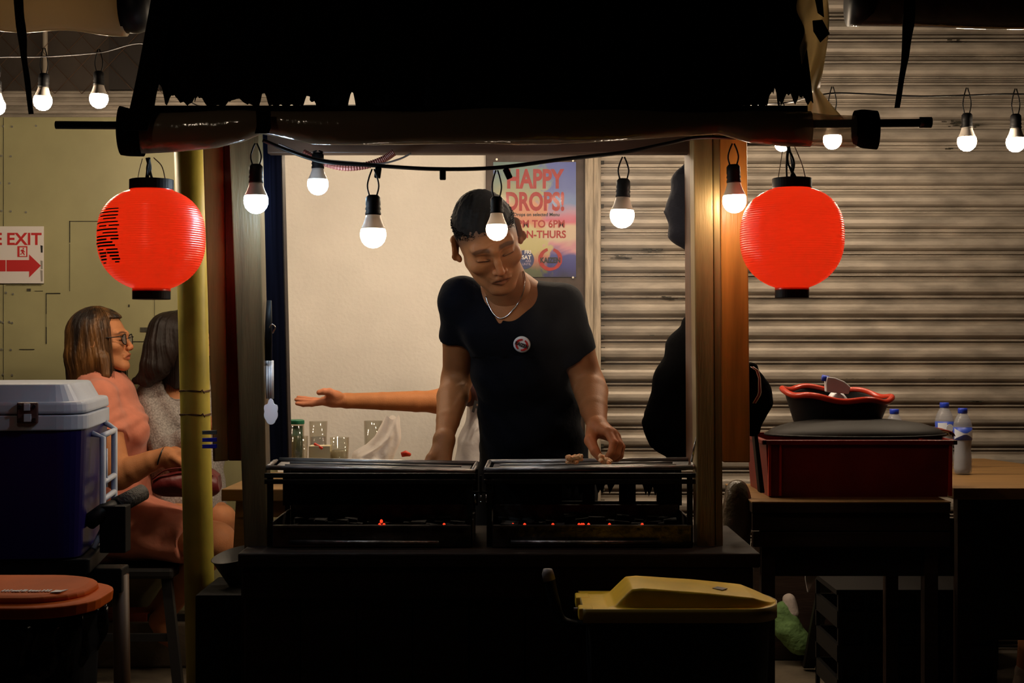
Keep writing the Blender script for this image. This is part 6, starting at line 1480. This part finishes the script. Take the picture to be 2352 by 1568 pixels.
n = len(loop); V = [v + Vector((0, 0, .0005)) for v in loop] + [v + Vector((0, 0, -.026)) for v in loop]
MB().add(V, [(i, (i + 1) % n, n + (i + 1) % n, n + i) for i in range(n)]).build('lid_skirt', mat('shaded_lid_skirt', (.30, .19, .03), .45), yb_, smooth=True, solid=.003)  # darker copy of the lid yellow, the unlit side put into the colour
for y0, y1 in ((by0 + .004, by0 + .045), (by1 - .075, by1 - .02)): MB().box((X(1330, 2.8) - .003, y0, zr - .022), (bx0 + .02, y1, zr + .001)).build('hinge_lug', M['yellow'], yb_, bevel=.003)
mb = MB(); cst = Vector((bx0 + Lb * .70, cyb - .03, zr + .0275)); mb.box(cst - Vector((.010, .012, .0)), cst + Vector((.012, .010, .0018)), Euler((0, R(4), R(-35))).to_matrix()); mb.build('sticker', M['tape'], yb_)
lo_ = lambda ins, z: [Vector((v.x + (ins if v.x < (bx0 + bx1) / 2 else -ins), cyb + (v.y - cyb) * (1 - ins * 3), z)) for v in loop]
V = lo_(.035, .02) + lo_(.012, zr - .022)
MB().add(V, [tuple(range(n))[::-1], tuple(range(n, 2 * n))] + [(i, (i + 1) % n, n + (i + 1) % n, n + i) for i in range(n)]).build('bin_body', M['black_plastic'], yb_)
MB().tube(crv([P(1262, 1326, 2.86), P(1272, 1375, 2.86), P(1290, 1425, 2.86), P(1345, 1440, 2.86)], 8), .011, 12).build('handle', M['black_plastic'], yb_, smooth=True)
MB().tube([P(1262, 1332, 2.859), P(1258, 1316, 2.859), P(1258, 1306, 2.859)], [.0125, .012, .009], 12).build('handle_end', mat('worn_grey_plastic', (.26, .22, .20), .5), yb_, smooth=True)
MB().tube([P(1318, 1400, 2.80), P(1345, 1400, 2.80)], .005, 8).build('hinge_pin', M['brown_pole'], yb_, smooth=True)
for yy in (by0 + .02, by1 - .04): MB().tube([(bx0 + .03, yy, .05), (bx0 + .03, yy + .03, .05)], .05, 24).build('wheel', M['black_soft'], yb_, smooth=False)

# drifting grill smoke
m, N, L = nt('grill_smoke'); N.remove(N['Principled BSDF'])
v = N.new('ShaderNodeVolumePrincipled'); v.inputs['Color'].default_value = (.75, .76, .85, 1); v.inputs['Anisotropy'].default_value = .45
tc = N.new('ShaderNodeTexCoord'); mp = N.new('ShaderNodeMapping'); mp.inputs['Scale'].default_value = (1, 1, .55); L.new(tc.outputs['Object'], mp.inputs[0])
n1 = N.new('ShaderNodeTexNoise'); n1.inputs['Scale'].default_value = 5.0; n1.inputs['Detail'].default_value = 4; n1.inputs['Distortion'].default_value = .8; L.new(mp.outputs[0], n1.inputs['Vector'])
mr = N.new('ShaderNodeMapRange'); mr.inputs['From Min'].default_value = .42; mr.inputs['From Max'].default_value = .75; mr.inputs['To Min'].default_value = .01; mr.inputs['To Max'].default_value = .42
L.new(n1.outputs['Fac'], mr.inputs[0])
gr = N.new('ShaderNodeTexGradient'); gr.gradient_type = 'SPHERICAL'; m2_ = N.new('ShaderNodeMapping'); m2_.inputs['Location'].default_value = (0, 0, -1.1); m2_.inputs['Scale'].default_value = (2.9, 3.2, 1.9)
L.new(tc.outputs['Object'], m2_.inputs[0]); L.new(m2_.outputs[0], gr.inputs[0])
mu = N.new('ShaderNodeMath'); mu.operation = 'MULTIPLY'; L.new(mr.outputs[0], mu.inputs[0]); L.new(gr.outputs['Fac'], mu.inputs[1]); mu2 = N.new('ShaderNodeMath'); mu2.operation = 'MULTIPLY'; mu2.inputs[1].default_value = 2.2; L.new(mu.outputs[0], mu2.inputs[0]); L.new(mu2.outputs[0], v.inputs['Density'])
L.new(v.outputs[0], N['Material Output'].inputs['Volume'])
o = MB().box((X(1090, 3.4), 3.03, .92), (X(1640, 3.4), 3.60, 1.68)).build('grill_smoke', m); tag(o, 'faint bluish smoke drifting up from the right grill', 'smoke', None, 'stuff')
